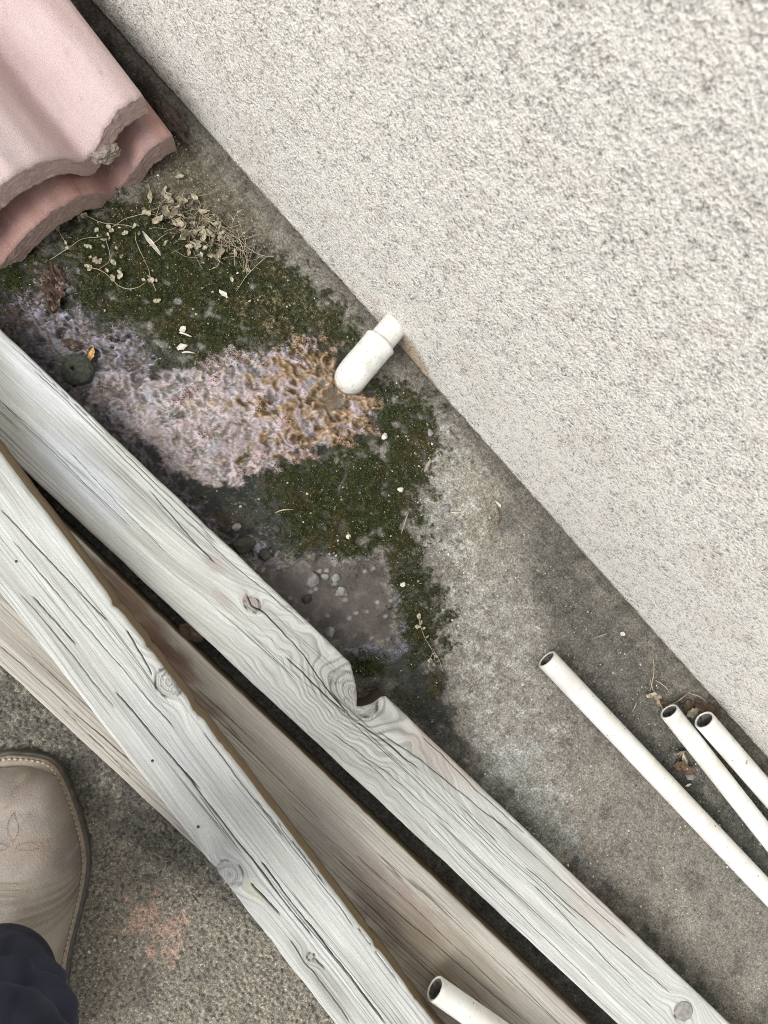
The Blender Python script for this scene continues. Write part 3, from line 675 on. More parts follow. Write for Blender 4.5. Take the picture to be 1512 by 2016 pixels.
# small dark nail holes and a plugged hole in the boards (set in, flush)
def disc(name, stp, fr, u, v, r, mat, parent, zt, n=14):
    O, d, nr = fr; a, b = stp(u, v); c = O+a*d+b*nr; mb = MB()
    rs = [(r, -0.002), (r, 0.0005), (r*0.85, 0.0010), (0.3*r, 0.0011)]
    V = []
    for rad, z in rs:
        for k in range(n):
            an = 2*math.pi*k/n; V.append((c[0]+rad*(1+0.05*math.sin(3*an))*math.cos(an), c[1]+rad*math.sin(an), zt+z))
    Fc = [(i*n+k, i*n+(k+1) % n, (i+1)*n+(k+1) % n, (i+1)*n+k) for i in range(len(rs)-1) for k in range(n)]+[tuple((len(rs)-1)*n+k for k in range(n))]
    mb.add(V, Fc); return mb.build(name, mat, parent)
M_PLUG = mat_flat('grey_plug', (158, 156, 152), (130, 127, 122), 300, 0.8)
M_PLUGD = mat_flat('rusty_nail', (84, 80, 76), (60, 57, 54), 300, 0.8)
tag(disc('knot_plug', stp1, fr1, 1346, 1990, 0.0092, M_PLUG, b1, 0.038, 20), 'round grey knot near the lower end of the board')
for u, v in ((300, 1498), (390, 1628), (32, 1105)): disc('nail_hole', stp2, fr2, u, v, 0.0012, M_PLUGD, b2, 0.0780, 10)

# ------------------------------------------------------------------ pipes
def pipe(label, a, b, r, ext, dirty=True):
    a = Vector(a); b = Vector(b); t = (b-a).normalized(); b = b+t*ext
    L = (b-a).length; n = 40; ri = r*0.78
    N = t.cross(Vector((0, 0, 1))).normalized(); B = t.cross(N)
    segs = 60; rows = []
    rows += [(0.06, ri), (0.02, ri), (0.0, ri+0.0004), (0.0, r-0.0006), (0.0005, r)] + [(L*k/segs, r) for k in range(1, segs+1)]
    V = []
    for x, rad in rows:
        for k in range(n):
            an = 2*math.pi*k/n; wob = 1+0.004*math.sin(5*an)+(0.03*random.uniform(-1, 1) if rad not in (r,) else 0)
            V.append(tuple(a+t*x+(N*math.cos(an)+B*math.sin(an))*rad*wob))
    Fc = [(i*n+k, (i+1)*n+k, (i+1)*n+(k+1) % n, i*n+(k+1) % n) for i in range(len(rows)-1) for k in range(n)]
    mb = MB(); mb.add(V, Fc); o = mb.build('pvc_pipe', M_PIPE)
    # grime packed inside the mouth
    mb = MB(); V = []; rr = [(0.0006, ri*0.955), (0.008, ri*0.95), (0.022, ri*0.9), (0.026, 0.0008)]
    for x, rad in rr:
        for k in range(24):
            an = 2*math.pi*k/24; V.append(tuple(a+t*x+(N*math.cos(an)+B*math.sin(an))*rad))
    mb.add(V, [(i*24+k, i*24+(k+1) % 24, (i+1)*24+(k+1) % 24, (i+1)*24+k) for i in range(3) for k in range(24)]+[tuple(3*24+k for k in range(24))])
    tag(mb.build('bore', M_GRIME, o), 'grimy inside of the open pipe end')
    return tag(o, label, 'pipe', 'white pipes lying about')
M_GRIME = mat_flat('pipe_grime', (120, 118, 112), (52, 50, 46), 260, 0.85)
r1_ = 0.0106
pipe('long white plastic pipe lying alone on bare concrete, farthest left of the right-hand three', G(1076, 1297, 0.013), G(1512, 1757, 0.0125), r1_, 0.15)
pipe('white plastic pipe between the lone pipe and the one against the wall', G(1317, 1400, 0.022), G(1512, 1648, 0.014), 0.0098, 0.15)
pipe('white plastic pipe nearest the wall, its dirty open end among brown leaves', G(1386, 1417, 0.030), G(1512, 1562, 0.016), 0.0106, 0.15)
pipe('white plastic pipe end resting on the brownish plank at the bottom edge', G(856, 1946, 0.062), G(957, 2016, 0.058), 0.0108, 0.2)

# ------------------------------------------------------------------ drain elbow
wp = Vector(onwall(777, 641)); hz = wp.z
sp = empty('drain_spout', wp); tag(sp, 'white plastic drain elbow sticking out of the stucco wall above the wet crust', 'drain pipe')
tip = Vector(G(694, 738, hz)); ax = (tip-wp); ax.z = 0; ln = ax.length; ax.normalize()
side_ = ax.cross(Vector((0, 0, 1)))
rs_, re_ = 0.0127, 0.0157
mb = MB(); mb.tube([-ax*0.02, ax*0.002, ax*(ln*0.30), ax*(ln*0.42)], rs_, 32); mb.build('stub_pipe', M_SPOUT, sp)
pts = []; rad = []
L0 = ln*0.335; bend = 0.020; Lc = ln-bend+0.006
prof = [(L0, rs_*0.9), (L0+0.0001, re_*0.95), (L0+0.0005, re_*1.01), (L0+0.0024, re_*1.015), (L0+0.0030, re_*0.985), (L0+0.010, re_*0.985), (Lc-0.004, re_*0.98)]
for x, r in prof: pts.append(ax*x); rad.append(r)
for k in range(1, 11):
    a = math.pi/2*k/10; pts.append(ax*(Lc+bend*0.62*math.sin(a))+Vector((0, 0, -bend*0.62*(1-math.cos(a))))); rad.append(re_*0.995)
end = pts[-1]
for z in (-0.004, -0.010): pts.append(end+Vector((0, 0, z))); rad.append(re_)
pts.append(end+Vector((0, 0, -0.0106))); rad.append(re_*0.8)
pts.append(end+Vector((0, 0, -0.004))); rad.append(re_*0.76)
mb = MB(); mb.tube(pts, rad, 40); eb = mb.build('elbow', M_SPOUT, sp)

# ------------------------------------------------------------------ roof tiles
def tile(label, corner, rot, tilt, length, width, thick, seed, tone, roll=0.022):
    """S-shaped concrete tile; corner = world point of its near-wall end corner (top surface)"""
    axd = np.array([-math.cos(rot), -math.sin(rot), 0]); cr = np.array([math.sin(rot), -math.cos(rot), 0])
    up = np.array([0, 0, 1.0]); al = axd*math.cos(tilt)+up*math.sin(tilt); nz = -axd*math.sin(tilt)+up*math.cos(tilt)
    nc, na = 120, 110
    c = np.linspace(0, width, nc); a = np.linspace(0, 1, na)**1.0*length
    def h(c): return 1.65*np.interp(c, PC, PH)
    cc_ = np.linspace(0, width, 600); hh = h(cc_)
    ker = np.hanning(27); ker /= ker.sum(); hh = np.convolve(np.pad(hh, 13, mode='edge'), ker, 'valid')
    hp = np.interp(c, cc_, hh)
    rows = []
    Ct, At = np.meshgrid(c, a)
    edge = 0.0022*fbm(Ct*45, Ct*0+seed, 4, seed, 0.55)+0.0006*pn(Ct*300, Ct*0, seed+1)
    rel = 0.0006*fbm(Ct*60, At*20, 3, seed+2)+0.0002*pn(Ct*400, At*400, seed+3)
    Hh = hp[None, :]+rel-0.0014*sst(0.003, 0.0, At)-0.003*sst(0.004, 0, Ct)
    aa = At+edge*sst(0.03, 0, At)
    Pt = np.array(corner)[None, None]+aa[..., None]*al+Ct[..., None]*cr+Hh[..., None]*nz
    # butt end, rough
    ne = 16; e = np.linspace(0, 1, ne)[1:]
    thk = thick*(1+0.15*fbm(c*40, c*0, 2, seed+4))
    E = []
    for q in e:
        rough = 0.0018*fbm(c*200, c*0+q*9, 4, seed+5, 0.7)-0.0045*q
        E.append(np.array(corner)[None]+(edge[0]+rough)[:, None]*al+c[:, None]*cr+(Hh[0]-thk*q)[:, None]*nz)
    Eb = [np.array(corner)[None]+np.full(nc, length)[:, None]*al+c[:, None]*cr+(hp-thk)[:, None]*nz]
    Pall = np.concatenate([Pt[::-1], np.array(E), np.array(Eb)], 0)
    k0 = lin(*tone[0]); k1 = lin(*tone[1]); k2 = lin(*tone[2])
    Cc, Aa = np.meshgrid(c, np.concatenate([a[::-1], -e*0.02, [length]]))
    Ctile = np.ones(Cc.shape+(1,))*k0
    Ctile = mixc(Ctile, k1*np.ones(3), sst(-0.2, 0.5, fbm(Cc*35, Aa*7, 4, seed+6)))
    Ctile = mixc(Ctile, lin(206, 196, 192)*np.ones(3), 0.35*sst(0.2, 0.6, fbm(Cc*90, Aa*14, 4, seed+12)))
    Ctile = mixc(Ctile, lin(112, 92, 88)*np.ones(3), 0.45*sst(0.35, 0.65, fbm(Cc*160, Aa*45, 4, seed+13)))
    Ctile = mixc(Ctile, lin(160, 148, 152)*np.ones(3), 0.6*sst(0.15, 0.6, fbm(Cc*30, Aa*3, 3, seed+7)))
    isend = np.zeros(Cc.shape); isend[na-1:na+ne-1] = 1; isend[na-1] = 0.15
    Ctile = mixc(Ctile, k2*np.ones(3)*(1+0.25*fbm(Cc*250, Aa*900, 3, seed+9))[..., None], isend)
    me = gridmesh('roof_tile', Pall, {'Col': np.clip(Ctile, 0, 1)}, flip=False)
    o = link('roof_tile', me, M_TILE)
    # long edges of the tile
    for j in (0, nc-1):
        mb = MB(); t_ = Pt[:, j]; b_ = t_-thick*nz
        V = [tuple(p) for p in t_]+[tuple(p) for p in b_]; n_ = len(t_)
        mb.add(V, [(i, i+1, n_+i+1, n_+i) for i in range(n_-1)])
        me2 = mb.build('tile_edge', M_TILEEDGE, o, smooth=False)
    return tag(o, label, 'roof tile')
M_TILEEDGE = mat_flat('tile_edge', (176, 140, 134), (136, 108, 102), 240, 0.9)
PC = [0, 0.016, 0.026, 0.040, 0.056, 0.0655, 0.072, 0.084, 0.10, 0.125, 0.15, 0.17, 0.19, 0.205, 0.215, 0.24, 0.30]
PH = [-0.001, 0.001, 0.0, -0.008, -0.020, -0.025, -0.021, -0.009, -0.001, 0.003, -0.001, -0.009, -0.019, -0.025, -0.022, -0.010, 0]
ROT = math.radians(-4)
lower = tile('lower reddish roof tile lying on the concrete, mostly hidden under the pink one', G(340, 262, 0.040), ROT, math.radians(4), 0.36, 0.26, 0.022, 410, ((174, 140, 132), (152, 114, 104), (166, 144, 134)))
upper = tile('pink concrete roof tile with chipped end, on top of the other tile by the wall', G(282, 184, 0.086), ROT, math.radians(3), 0.40, 0.27, 0.021, 420, ((196, 177, 175), (184, 162, 159), (188, 164, 156)))

# ------------------------------------------------------------------ person: boot and trouser leg
M_BOOT = mat_attr('tan_leather', 620, 0.16, 0.62, 0.0007, 0.35)
M_SOLE = mat_flat('grey_sole', (96, 92, 86), (72, 70, 66), 120, 0.6)
M_WELT = mat_flat('welt', (166, 156, 142), (142, 132, 118), 160, 0.65)
M_THREAD = mat_flat('welt_thread', (196, 184, 164), (160, 146, 126), 400, 0.7)
M_THREAD2 = mat_flat('tan_thread', (190, 164, 142), (170, 142, 122), 400, 0.7)
M_CLOTH = mat_attr('navy_cloth', 900, 0.15, 0.85, 0.0002, 0.3)
per = empty('person', G(22, 1800)); per_o = Vector(per.location)
tag(per, 'person in tan boot and navy trousers, only foot and lower leg in view', 'person')
fwd = unit(G(22, 1480)-G(22, 1900)); rgt = np.cross(fwd, [0, 0, 1.0])
org = G(22, 1480, 0.006)                                  # toe tip at sole height
def bl(a, b, z): return np.array([org[0], org[1], 0])-fwd*a+rgt*b+np.array([0, 0, z])   # a back from the toe, b to the right
def half(v, u, z=0.008):                                  # outline point in boot coordinates from the picture
    q = G(u, v, z)-np.array([org[0], org[1], 0]); return -(q@fwd), q@rgt
outl = [half(v, u) for u, v in ((22, 1478), (62, 1480), (98, 1487), (120, 1505), (140, 1543), (160, 1598), (174, 1650), (179, 1690), (175, 1730), (166, 1775), (152, 1830), (138, 1890), (132, 1960), (134, 2030), (136, 2110), (128, 2200), (100, 2270), (22, 2290))]
OA = np.array([a for a, _ in outl]); OB = np.array([b for _, b in outl])
# dense outline by arc
tt = np.linspace(0, len(outl)-1, 90); oa = np.interp(tt, range(len(outl)), OA); ob = np.interp(tt, range(len(outl)), OB)
for _ in range(3):
    oa[1:-1] = (oa[:-2]+2*oa[1:-1]+oa[2:])/4; ob[1:-1] = (ob[:-2]+2*ob[1:-1]+ob[2:])/4
fullA = np.concatenate([oa, oa[::-1][1:-1]]); fullB = np.concatenate([ob, -ob[::-1][1:-1]])
cA = 0.13
def slab(name, z0, z1, inset0, inset1, mat, parent, bevel=0.0012):
    n = len(fullA); V = []
    tA = np.roll(fullA, -1)-np.roll(fullA, 1); tB = np.roll(fullB, -1)-np.roll(fullB, 1); l = np.hypot(tA, tB)
    nA, nB = tB/l, -tA/l
    if (nA[0]*(fullA[0]-cA)) < 0: nA, nB = -nA, -nB
    rings = [(z0, inset0), (z1-bevel, inset0), (z1, inset0+bevel), (z1, inset1)]
    for z, i_ in rings:
        for k in range(n): V.append(bl(fullA[k]-nA[k]*i_, fullB[k]-nB[k]*i_, z)-np.array(per_o))
    Fc = [(i*n+k, i*n+(k+1) % n, (i+1)*n+(k+1) % n, (i+1)*n+k) for i in range(3) for k in range(n)]
    mb = MB(); mb.add(V, Fc); return mb.build(name, mat, parent), nA, nB
boot = empty('boot'); boot.parent = per
sole, nA, nB = slab('outsole', 0.0, 0.010, 0.0, 0.02, M_SOLE, boot)
welt, _, _ = slab('welt', 0.0095, 0.0135, 0.0028, 0.02, M_WELT, boot)
# upper: lofted vamp
na_, nb_ = 120, 72
av = np.concatenate([[0.0], np.linspace(0.004, 1, na_-1)])*0.245+0.0105
bw = np.interp(av, oa[np.argsort(oa)], ob[np.argsort(oa)])
bw = np.interp(av, oa, ob)-0.0062
bw = bw*np.sqrt(np.clip((av-0.0095)/0.012, 0.0, 1))**0.8
bw = np.maximum(bw, 0.0005)
hv = 0.0145+0.040*(1-np.exp(-(av-0.0095)/0.014))+0.055*sst(0.05, 0.17, av)+0.03*sst(0.15, 0.24, av)
th = np.linspace(0, math.pi, nb_)
AV, TH = np.meshgrid(av, th, indexing='ij')
ex = 0.62
BB = bw[:, None]*np.sign(np.cos(TH))*np.abs(np.cos(TH))**ex
ZH = 0.0125+(hv[:, None]-0.0125)*np.abs(np.sin(TH))**0.75
cre = sst(0.03, 0.0, np.abs(AV-0.108-0.10*np.abs(BB)*0.3))
crs = cre*np.abs(np.sin((AV*520+1.6*fbm(AV*90, BB*25, 2, 500))))*0.0012*sst(-0.4, 0.3, fbm(AV*30, BB*30, 2, 501))
ZH = ZH-1.6*crs+0.0010*fbm(AV*60, BB*60, 3, 502)
PB = np.array([org[0], org[1], 0])[None, None]-fwd*AV[..., None]+rgt*BB[..., None]
PB[..., 2] += ZH; PB = PB-np.array(per_o)
CB = np.ones(AV.shape+(1,))*lin(166, 158, 148)
CB = mixc(CB, lin(150, 140, 130)*np.ones(3), sst(-0.1, 0.4, fbm(AV*22, BB*22, 4, 510)))
CB = mixc(CB, lin(132, 128, 126)*np.ones(3), 0.7*sst(0.0, 0.4, fbm(AV*26+5, BB*26, 3, 511)))
CB = mixc(CB, lin(170, 152, 132)*np.ones(3), 0.3*sst(0.15, 0.5, fbm(AV*20+9, BB*30, 3, 512)))
CB = mixc(CB, lin(96, 84, 74)*np.ones(3), np.clip(crs/0.0012, 0, 1)*0.6)
CB = mixc(CB, lin(196, 184, 168)*np.ones(3), 0.45*sst(0.25, 0.6, fbm(AV*70, BB*40, 4, 514)))
CB = mixc(CB, lin(84, 74, 66)*np.ones(3), 0.5*sst(0.35, 0.6, fbm(AV*110, BB*60, 3, 515)))
link('vamp', gridmesh('vamp', PB, {'Col': np.clip(CB, 0, 1)}, flip=False), M_BOOT, boot)
def boot_top(a, b):
    i = np.clip(np.searchsorted(av, a), 1, na_-1); wdt = bw[i]; c = min(0.999, abs(b)/max(wdt, 1e-4))
    sth = math.sqrt(max(0, 1-(c**(1/ex))**2)); return 0.0125+(hv[i]-0.0125)*sth**0.75
def stitch(name, path, mat, parent, zf, pitch=0.0026, ln_=0.0018, w_=0.0005):
    mb = MB(); p = np.array(path); seg = np.r_[0, np.cumsum(np.hypot(*np.diff(p, axis=0).T))]
    for q in np.arange(0, seg[-1], pitch):
        a0, b0 = np.interp(q, seg, p[:, 0]), np.interp(q, seg, p[:, 1]); a1, b1 = np.interp(min(q+ln_, seg[-1]), seg, p[:, 0]), np.interp(min(q+ln_, seg[-1]), seg, p[:, 1])
        s0 = bl(a0, b0, zf(a0, b0))-np.array(per_o); s1 = bl(a1, b1, zf(a1, b1))-np.array(per_o)
        if np.linalg.norm(s1-s0) < 1e-5: continue
        mb.tube([s0, (s0+s1)/2+np.array([0, 0, w_*0.5]), s1], [w_*0.5, w_, w_*0.5], 5)
    return mb.build(name, mat, parent)
wpth = [(fullA[k]-nA[k]*0.0052, fullB[k]-nB[k]*0.0052) for k in list(range(len(fullA)-60, len(fullA)))+list(range(0, 60))]
stitch('welt_stitching', wpth, M_THREAD, boot, lambda a, b: 0.0139, 0.0046, 0.0036, 0.0013)
tz = lambda a, b: boot_top(a, b)+0.0002
def bp(u, v): a, b = half(v, u, 0.055); return (a, b)
pet = [bp(22+13*math.sin(t)*math.sin(t/2)**0.3*(1 if t < math.pi else 1), 1605+55*(t/(math.pi))) for t in np.linspace(0, math.pi, 24)]
petl = [bp(22-11*math.sin(t), 1605+55*(t/(math.pi))) for t in np.linspace(0, math.pi, 24)]
lob = [bp(30+25*(1-math.cos(t)), 1668+7*math.sin(t)) for t in np.linspace(0, 2*math.pi, 34)]
lobl = [bp(14-25*(1-math.cos(t)), 1668+7*math.sin(t)) for t in np.linspace(0, 2*math.pi, 34)]
paths = [pet, petl, lob, lobl]+[[bp(u, y) for u in np.linspace(-28, 66, 20)] for y in (1728, 1738, 1748, 1758)]
for pth in paths: stitch('toe_stitching', pth, M_THREAD2, boot, tz, 0.0019, 0.0013, 0.00035)
# trouser leg
nl, nr_ = 70, 90
c0_ = np.array([*G(2, 1930, 0.115)[:2], 0.115]); c1_ = np.array([*G(-60, 2190, 0.33)[:2], 0.33]); c2_ = np.array([*G(-60, 2420, 0.45)[:2], 0.50])
Lq = np.linspace(0, 1, nl); TQ = np.linspace(0, 2*math.pi, nr_, endpoint=False)
LL, TT = np.meshgrid(Lq, TQ, indexing='ij')
ctr = (1-Lq)[:, None]**2*c0_+2*(Lq*(1-Lq))[:, None]*c1_+(Lq**2)[:, None]*c2_
rad_ = 0.038+0.012*Lq
fold = 0.010*sst(0.0, 0.15, LL)*fbm(np.cos(TT)*1.4+LL*9, np.sin(TT)*1.4+LL*6, 3, 530)+0.0065*np.sin(LL*38+2*np.sin(TT*1.5+1)+2.5*fbm(np.cos(TT)*1.2, np.sin(TT)*1.2+LL*3, 2, 531))*sst(0.05, 0.25, LL)
rr_ = rad_[:, None]+fold
PT = ctr[:, None]+rr_[..., None]*(np.cos(TT)[..., None]*rgt+np.sin(TT)[..., None]*fwd*1.05)
inner = PT[:1]*0.93+ctr[:1, None]*0.07; inner2 = inner.copy(); inner2[..., 2] += 0.02; inner[..., 2] += 0.001
PT2 = np.concatenate([inner2, inner, PT], 0)-np.array(per_o)
CT = np.ones(PT2.shape[:2]+(1,))*lin(46, 51, 67)
CT = mixc(CT, lin(30, 33, 45)*np.ones(3), sst(-0.2, 0.4, fbm(np.cos(np.tile(TQ, (nl+2, 1)))*3, np.repeat(np.r_[0, 0, Lq][:, None], nr_, 1)*9, 3, 533)))
link('trouser_leg', gridmesh('trouser_leg', PT2, {'Col': CT}, closed=True, flip=False), M_CLOTH, per)

# ------------------------------------------------------------------ small loose things
def leaf_mesh(L, W, curl, seed, nx=9, ny=6, crumple=0.07):
    r = random.Random(seed); V = []; k = r.uniform(0, 9)
    for i in range(nx):
        t = i/(nx-1); hw = W/2*max(0.08, math.sin(math.pi*min(1, t*0.9+0.06))**r.uniform(.55, .9))
        lo, hi = hw*(1+r.uniform(-.35, .15)), hw*(1+r.uniform(-.35, .15))
        for j in range(ny):
            q = j/(ny-1)*2-1
            z = curl*L*(0.9*q*abs(q)*math.cos(k)+0.8*q*q*math.sin(k+1.2)+0.9*(t-0.5)**2)+crumple*L*(math.sin(k+7*t+2.3*q)*0.5+r.uniform(-.5, .5))
            V.append((L*(t-0.5)*(1+r.uniform(-.03, .03)), (hi if q > 0 else lo)*q, z))
    Fc = [(i*ny+j, (i+1)*ny+j, (i+1)*ny+j+1, i*ny+j+1) for i in range(nx-1) for j in range(ny-1)]
    me = bpy.data.meshes.new('leaf'); me.from_pydata(V, [], Fc); me.update(); return me
def flake_mesh(L, W, seed):
    r = random.Random(seed); n = r.choice((5, 6, 7)); ring = []
    for i in range(n):
        a = 2*math.pi*(i+r.uniform(-.3, .3))/n; ring.append((L/2*math.cos(a)*r.uniform(.75, 1.1), W/2*math.sin(a)*r.uniform(.7, 1.2), r.uniform(-.06, .10)*L))
    V = ring+[(x, y, z-0.0006) for x, y, z in ring]
    me = bpy.data.meshes.new('flake'); me.from_pydata(V, [], [tuple(range(n)), tuple(range(2*n-1, n-1, -1))]+[(i, n+i, n+(i+1) % n, (i+1) % n) for i in range(n)]); me.update(); return me
def rock_mesh(r, seed, flat=0.6):
    import bmesh
    bm = bmesh.new(); bmesh.ops.create_icosphere(bm, subdivisions=2, radius=r)
    rg = random.Random(seed); a = [Vector((rg.uniform(-1, 1), rg.uniform(-1, 1), rg.uniform(-1, 1))).normalized() for _ in range(9)]
    for v in bm.verts:
        k = 1.0
        dn = v.co.normalized()
        for i_, q in enumerate(a): c_ = 0.52+0.04*i_; k = min(k, c_/dn.dot(q) if dn.dot(q) > c_ else 1)
        v.co *= k; v.co.z *= flat
    me = bpy.data.meshes.new('pebble'); bm.to_mesh(me); bm.free(); return me
def place(name, me, mat, u, v, dz, rz, label, cat, group=None, tilt=(0, 0), z=None):
    o = link(name, me, mat); p = GZ(u, v, dz) if z is None else Vector(G(u, v, z))
    o.location = p; o.rotation_euler = (tilt[0], tilt[1], rz); return tag(o, label, cat, group)

def lump_mesh(r, seed, sc):
    import bmesh
    from mathutils import noise as mn
    bm = bmesh.new(); bmesh.ops.create_icosphere(bm, subdivisions=4, radius=1)
    for v in bm.verts:
        q = v.co.copy(); k = 1+0.35*mn.noise(q*1.6+Vector((seed, 0, 0)))+0.22*mn.noise(q*4+Vector((0, seed, 0)))+0.10*mn.noise(q*11)
        v.co = Vector((q.x*sc[0], q.y*sc[1], q.z*sc[2]))*k*r
    me = bpy.data.meshes.new('lump'); bm.to_mesh(me); bm.free(); return me
# mossy round plug
n = 36; mb = MB(); V = []
for r_, z_ in ((0.0138, -0.004), (0.0140, 0.004), (0.0134, 0.0058), (0.0020, 0.0062), (0.0016, 0.0055), (0.0015, 0.0)):
    for k in range(n):
        an = 2*math.pi*k/n; e = 1+0.03*math.sin(3*an+1)+0.02*math.sin(7*an)
        ox = -0.0035 if r_ < 0.003 else 0
        V.append((r_*e*math.cos(an)+ox, r_*e*math.sin(an), z_+0.0006*math.sin(2*an+r_*300)))
mb.add(V, [(i*n+k, i*n+(k+1) % n, (i+1)*n+(k+1) % n, (i+1)*n+k) for i in range(5) for k in range(n)])
dk = mb.build('round_plug', M_DISC); dk.location = GZ(155, 730, 0.002); dk.rotation_euler = (0.06, -0.08, 0.6)
tag(dk, 'dark mossy round plug with small centre hole in the wet sludge', 'plug')
mb = MB(); mb.tube([(-0.0035, 0, 0.0005), (-0.0035, 0, 0.0047)], 0.0015, 10); mb.build('hole', M_DARK, dk)

place('dead_leaf', leaf_mesh(0.044, 0.022, 0.12, 3, 16, 10, 0.09), M_WETLEAF, 107, 572, 0.003, 0.842+1.6, 'wet brown leaf curled in the sludge near the roof tiles', 'leaf')
place('dead_leaf', leaf_mesh(0.018, 0.011, 0.12, 4), M_WETLEAF, 141, 680, 0.003, 0.4, 'small dark wet leaf scrap just above the round plug', 'leaf')
place('wood_chip', leaf_mesh(0.016, 0.006, 0.05, 5), mat_flat('tan_chip', (214, 176, 112), (186, 140, 82), 200, 0.6), 180, 702, 0.004, -1.0, 'bright tan wood chip leaning on the round plug', 'wood chip')
place('dead_leaf', leaf_mesh(0.024, 0.014, 0.15, 6), M_BROWNLEAF, 376, 1246, 0, 0.2, 'brown leaf caught in the dark gap between two boards', 'leaf', z=0.022)
lf = [(1385, 1392, .034, .018, 0.5, M_BROWNLEAF, 'rusty brown leaf wedged between wall and nearest pipe'),
      (1358, 1400, .016, .011, 1.2, M_DRYLEAF, 'small tan leaf scrap between the two pipe mouths'),
      (1293, 1376, .020, .009, -0.4, M_DRYLEAF, 'pale curled leaf just above the middle pipe mouth'),
      (1305, 1386, .022, .008, 0.2, M_BROWNLEAF, 'brown curled leaf touching the middle pipe mouth'),
      (1335, 1478, .018, .006, 0.9, M_DRYLEAF, 'narrow pale leaf beside the middle pipe, upper of the pair'),
      (1346, 1496, .018, .007, -0.6, M_DRYLEAF, 'narrow pale leaf beside the middle pipe, lower of the pair'),
      (1340, 1512, .020, .013, 0.3, M_BROWNLEAF, 'brown leaf scrap under the narrow pale leaves beside the middle pipe'),
      (1350, 1543, .007, .004, 0.9, M_CHIP, 'small white scrap between the lone pipe and the middle pipe'),
      (1278, 1366, .012, .008, 0.8, M_DRYLEAF, 'tiny tan leaf bit above the pale curled leaf'),
      (1222, 1247, .006, .005, 0.3, M_CHIP, 'white bean-like flake on bare concrete near the wall'),
      (1350, 1390, .014, .010, -0.8, M_BROWNLEAF, 'dark brown leaf scrap above the small tan scrap'),
      (1480, 1600, .016, .008, 0.8, M_DRYLEAF, 'tan leaf in the shadow between the two wall-side pipes')]
for i, (u, v, L, W, rz, mt, lb) in enumerate(lf):
    place('leaf_scrap', leaf_mesh(L, W, 0.16, 20+i), mt, u, v, 0.004, rz, lb, 'leaf', 'leaf litter by the pipes', (random.uniform(-.3, .3), random.uniform(-.3, .3)))

# pebbles
pb = [(614, 1142, .0075, 'largest pale stone in the shallow puddle'), (672, 1166, .006, 'second largest pale stone in the puddle, right of the largest'), (606, 1178, .006, 'dark stone in the puddle below the largest pale stone'),
      (660, 1138, .005, 'grey stone in the puddle above the second pale stone'), (640, 1135, .004, 'small grey stone between the two pale puddle stones'), (650, 1246, .006, 'grey stone touching the edge of the knotted board'),
      (755, 860, .004, 'white pebble on moss right of the crust'), (545, 1040, .004, 'greyish pebble at the edge of the dark algae'), (466, 1038, .0045, 'pale pebble beside the knotted board, above the puddle'),
      (640, 1040, .0028, 'small pale pebble in the dark algae'), (686, 1056, .0030, 'white round pebble on the moss above the puddle'), (792, 1150, .0030, 'white round pebble on moss right of the puddle'),
      (846, 852, .0045, 'pale stone at the upper right rim of the moss'), (787, 964, .0035, 'white stone in the middle of the right-hand moss'), (875, 1000, .0055, 'broad pale stone on bare concrete right of the moss'),
      (905, 1035, .0045, 'pale stone below the broad one on bare concrete'), (540, 910, .003, 'tiny grey pebble at the lower rim of the crust'), (1355, 1527, .006, 'blue-grey stone beside the middle pipe'), (520, 1095, .007, 'dark mossy stone at the upper end of the puddle'), (480, 1075, .011, 'large dark mossy stone half under the knotted board')]
M_DKST = mat_flat('mossy_stone', (50, 54, 44), (74, 72, 62), 240, 0.5, 0.0008)
for i, (u, v, r_, lb) in enumerate(pb):
    mt = M_DKST if 'dark' in lb else (M_CHIP if 'white' in lb else M_STONE)
    place('pebble', rock_mesh(r_, 40+i, 0.55), mt, u, v, r_*0.22, random.uniform(0, 6), lb, 'stone', 'pebbles on the wet concrete')

# trailing dry weeds: stems with small round leaves
def weed(label, stems, leaves, lr=0.0042, name='dry_weed', sr=0.00034):
    base = GZ(*stems[0][0]); root = empty(name, base); tag(root, label, 'dry weed')
    for st in stems:
        mb = MB(); pts = []
        p = np.array([list(GZ(u, v, 0.003+0.002*math.sin(i*1.7))) for i, (u, v) in enumerate(st)])
        k = np.linspace(0, len(p)-1, len(p)*5); 
        q = np.stack([np.interp(k, range(len(p)), p[:, j]) for j in range(3)], 1)
        for _ in range(4): q[1:-1] = (q[:-2]+2*q[1:-1]+q[2:])/4
        q += np.stack([0.0006*pn(k*1.3, k*0+j, 600+j+int(st[0][0])) for j in range(3)], 1)
        mb.tube([Vector(a)-base for a in q], sr, 5); mb.build('stem', M_STRAW, root)
    for i, (u, v) in enumerate(leaves):
        o = link('leaf', LEAFS[i % len(LEAFS)], M_DRYLEAF, root); o.location = GZ(u, v, 0.004)-base
        s_ = random.uniform(0.55, 1.15)*lr/0.0042; o.scale = (s_,)*3
        o.rotation_euler = (random.uniform(-.6, .6), random.uniform(-.6, .6), random.uniform(0, 6.28))
    return root
LEAFS = [leaf_mesh(0.0060, 0.0042, 0.22, 80+i, 6, 5, 0.12) for i in range(9)]
def z8(p): return [(150+a/3.78, 350+b/3.78) for a, b in p]
weed('trailing dry weed with pale round leaves on the moss just below the roof tiles',
     [z8([(0, 250), (60, 290), (200, 350), (330, 355), (420, 380)]), z8([(270, 385), (370, 325), (490, 290), (560, 280), (650, 325)]), z8([(-190, 620), (-50, 540), (50, 465), (190, 455)]), z8([(-120, 300), (-130, 400), (-90, 470), (-40, 545)])],
     z8([(505, 275), (540, 285), (160, 410), (245, 380), (270, 415), (370, 430), (65, 300), (245, 440), (-110, 320), (-130, 390), (-60, 540), (-70, 500), (-130, 290), (0, 280), (30, 310)]))
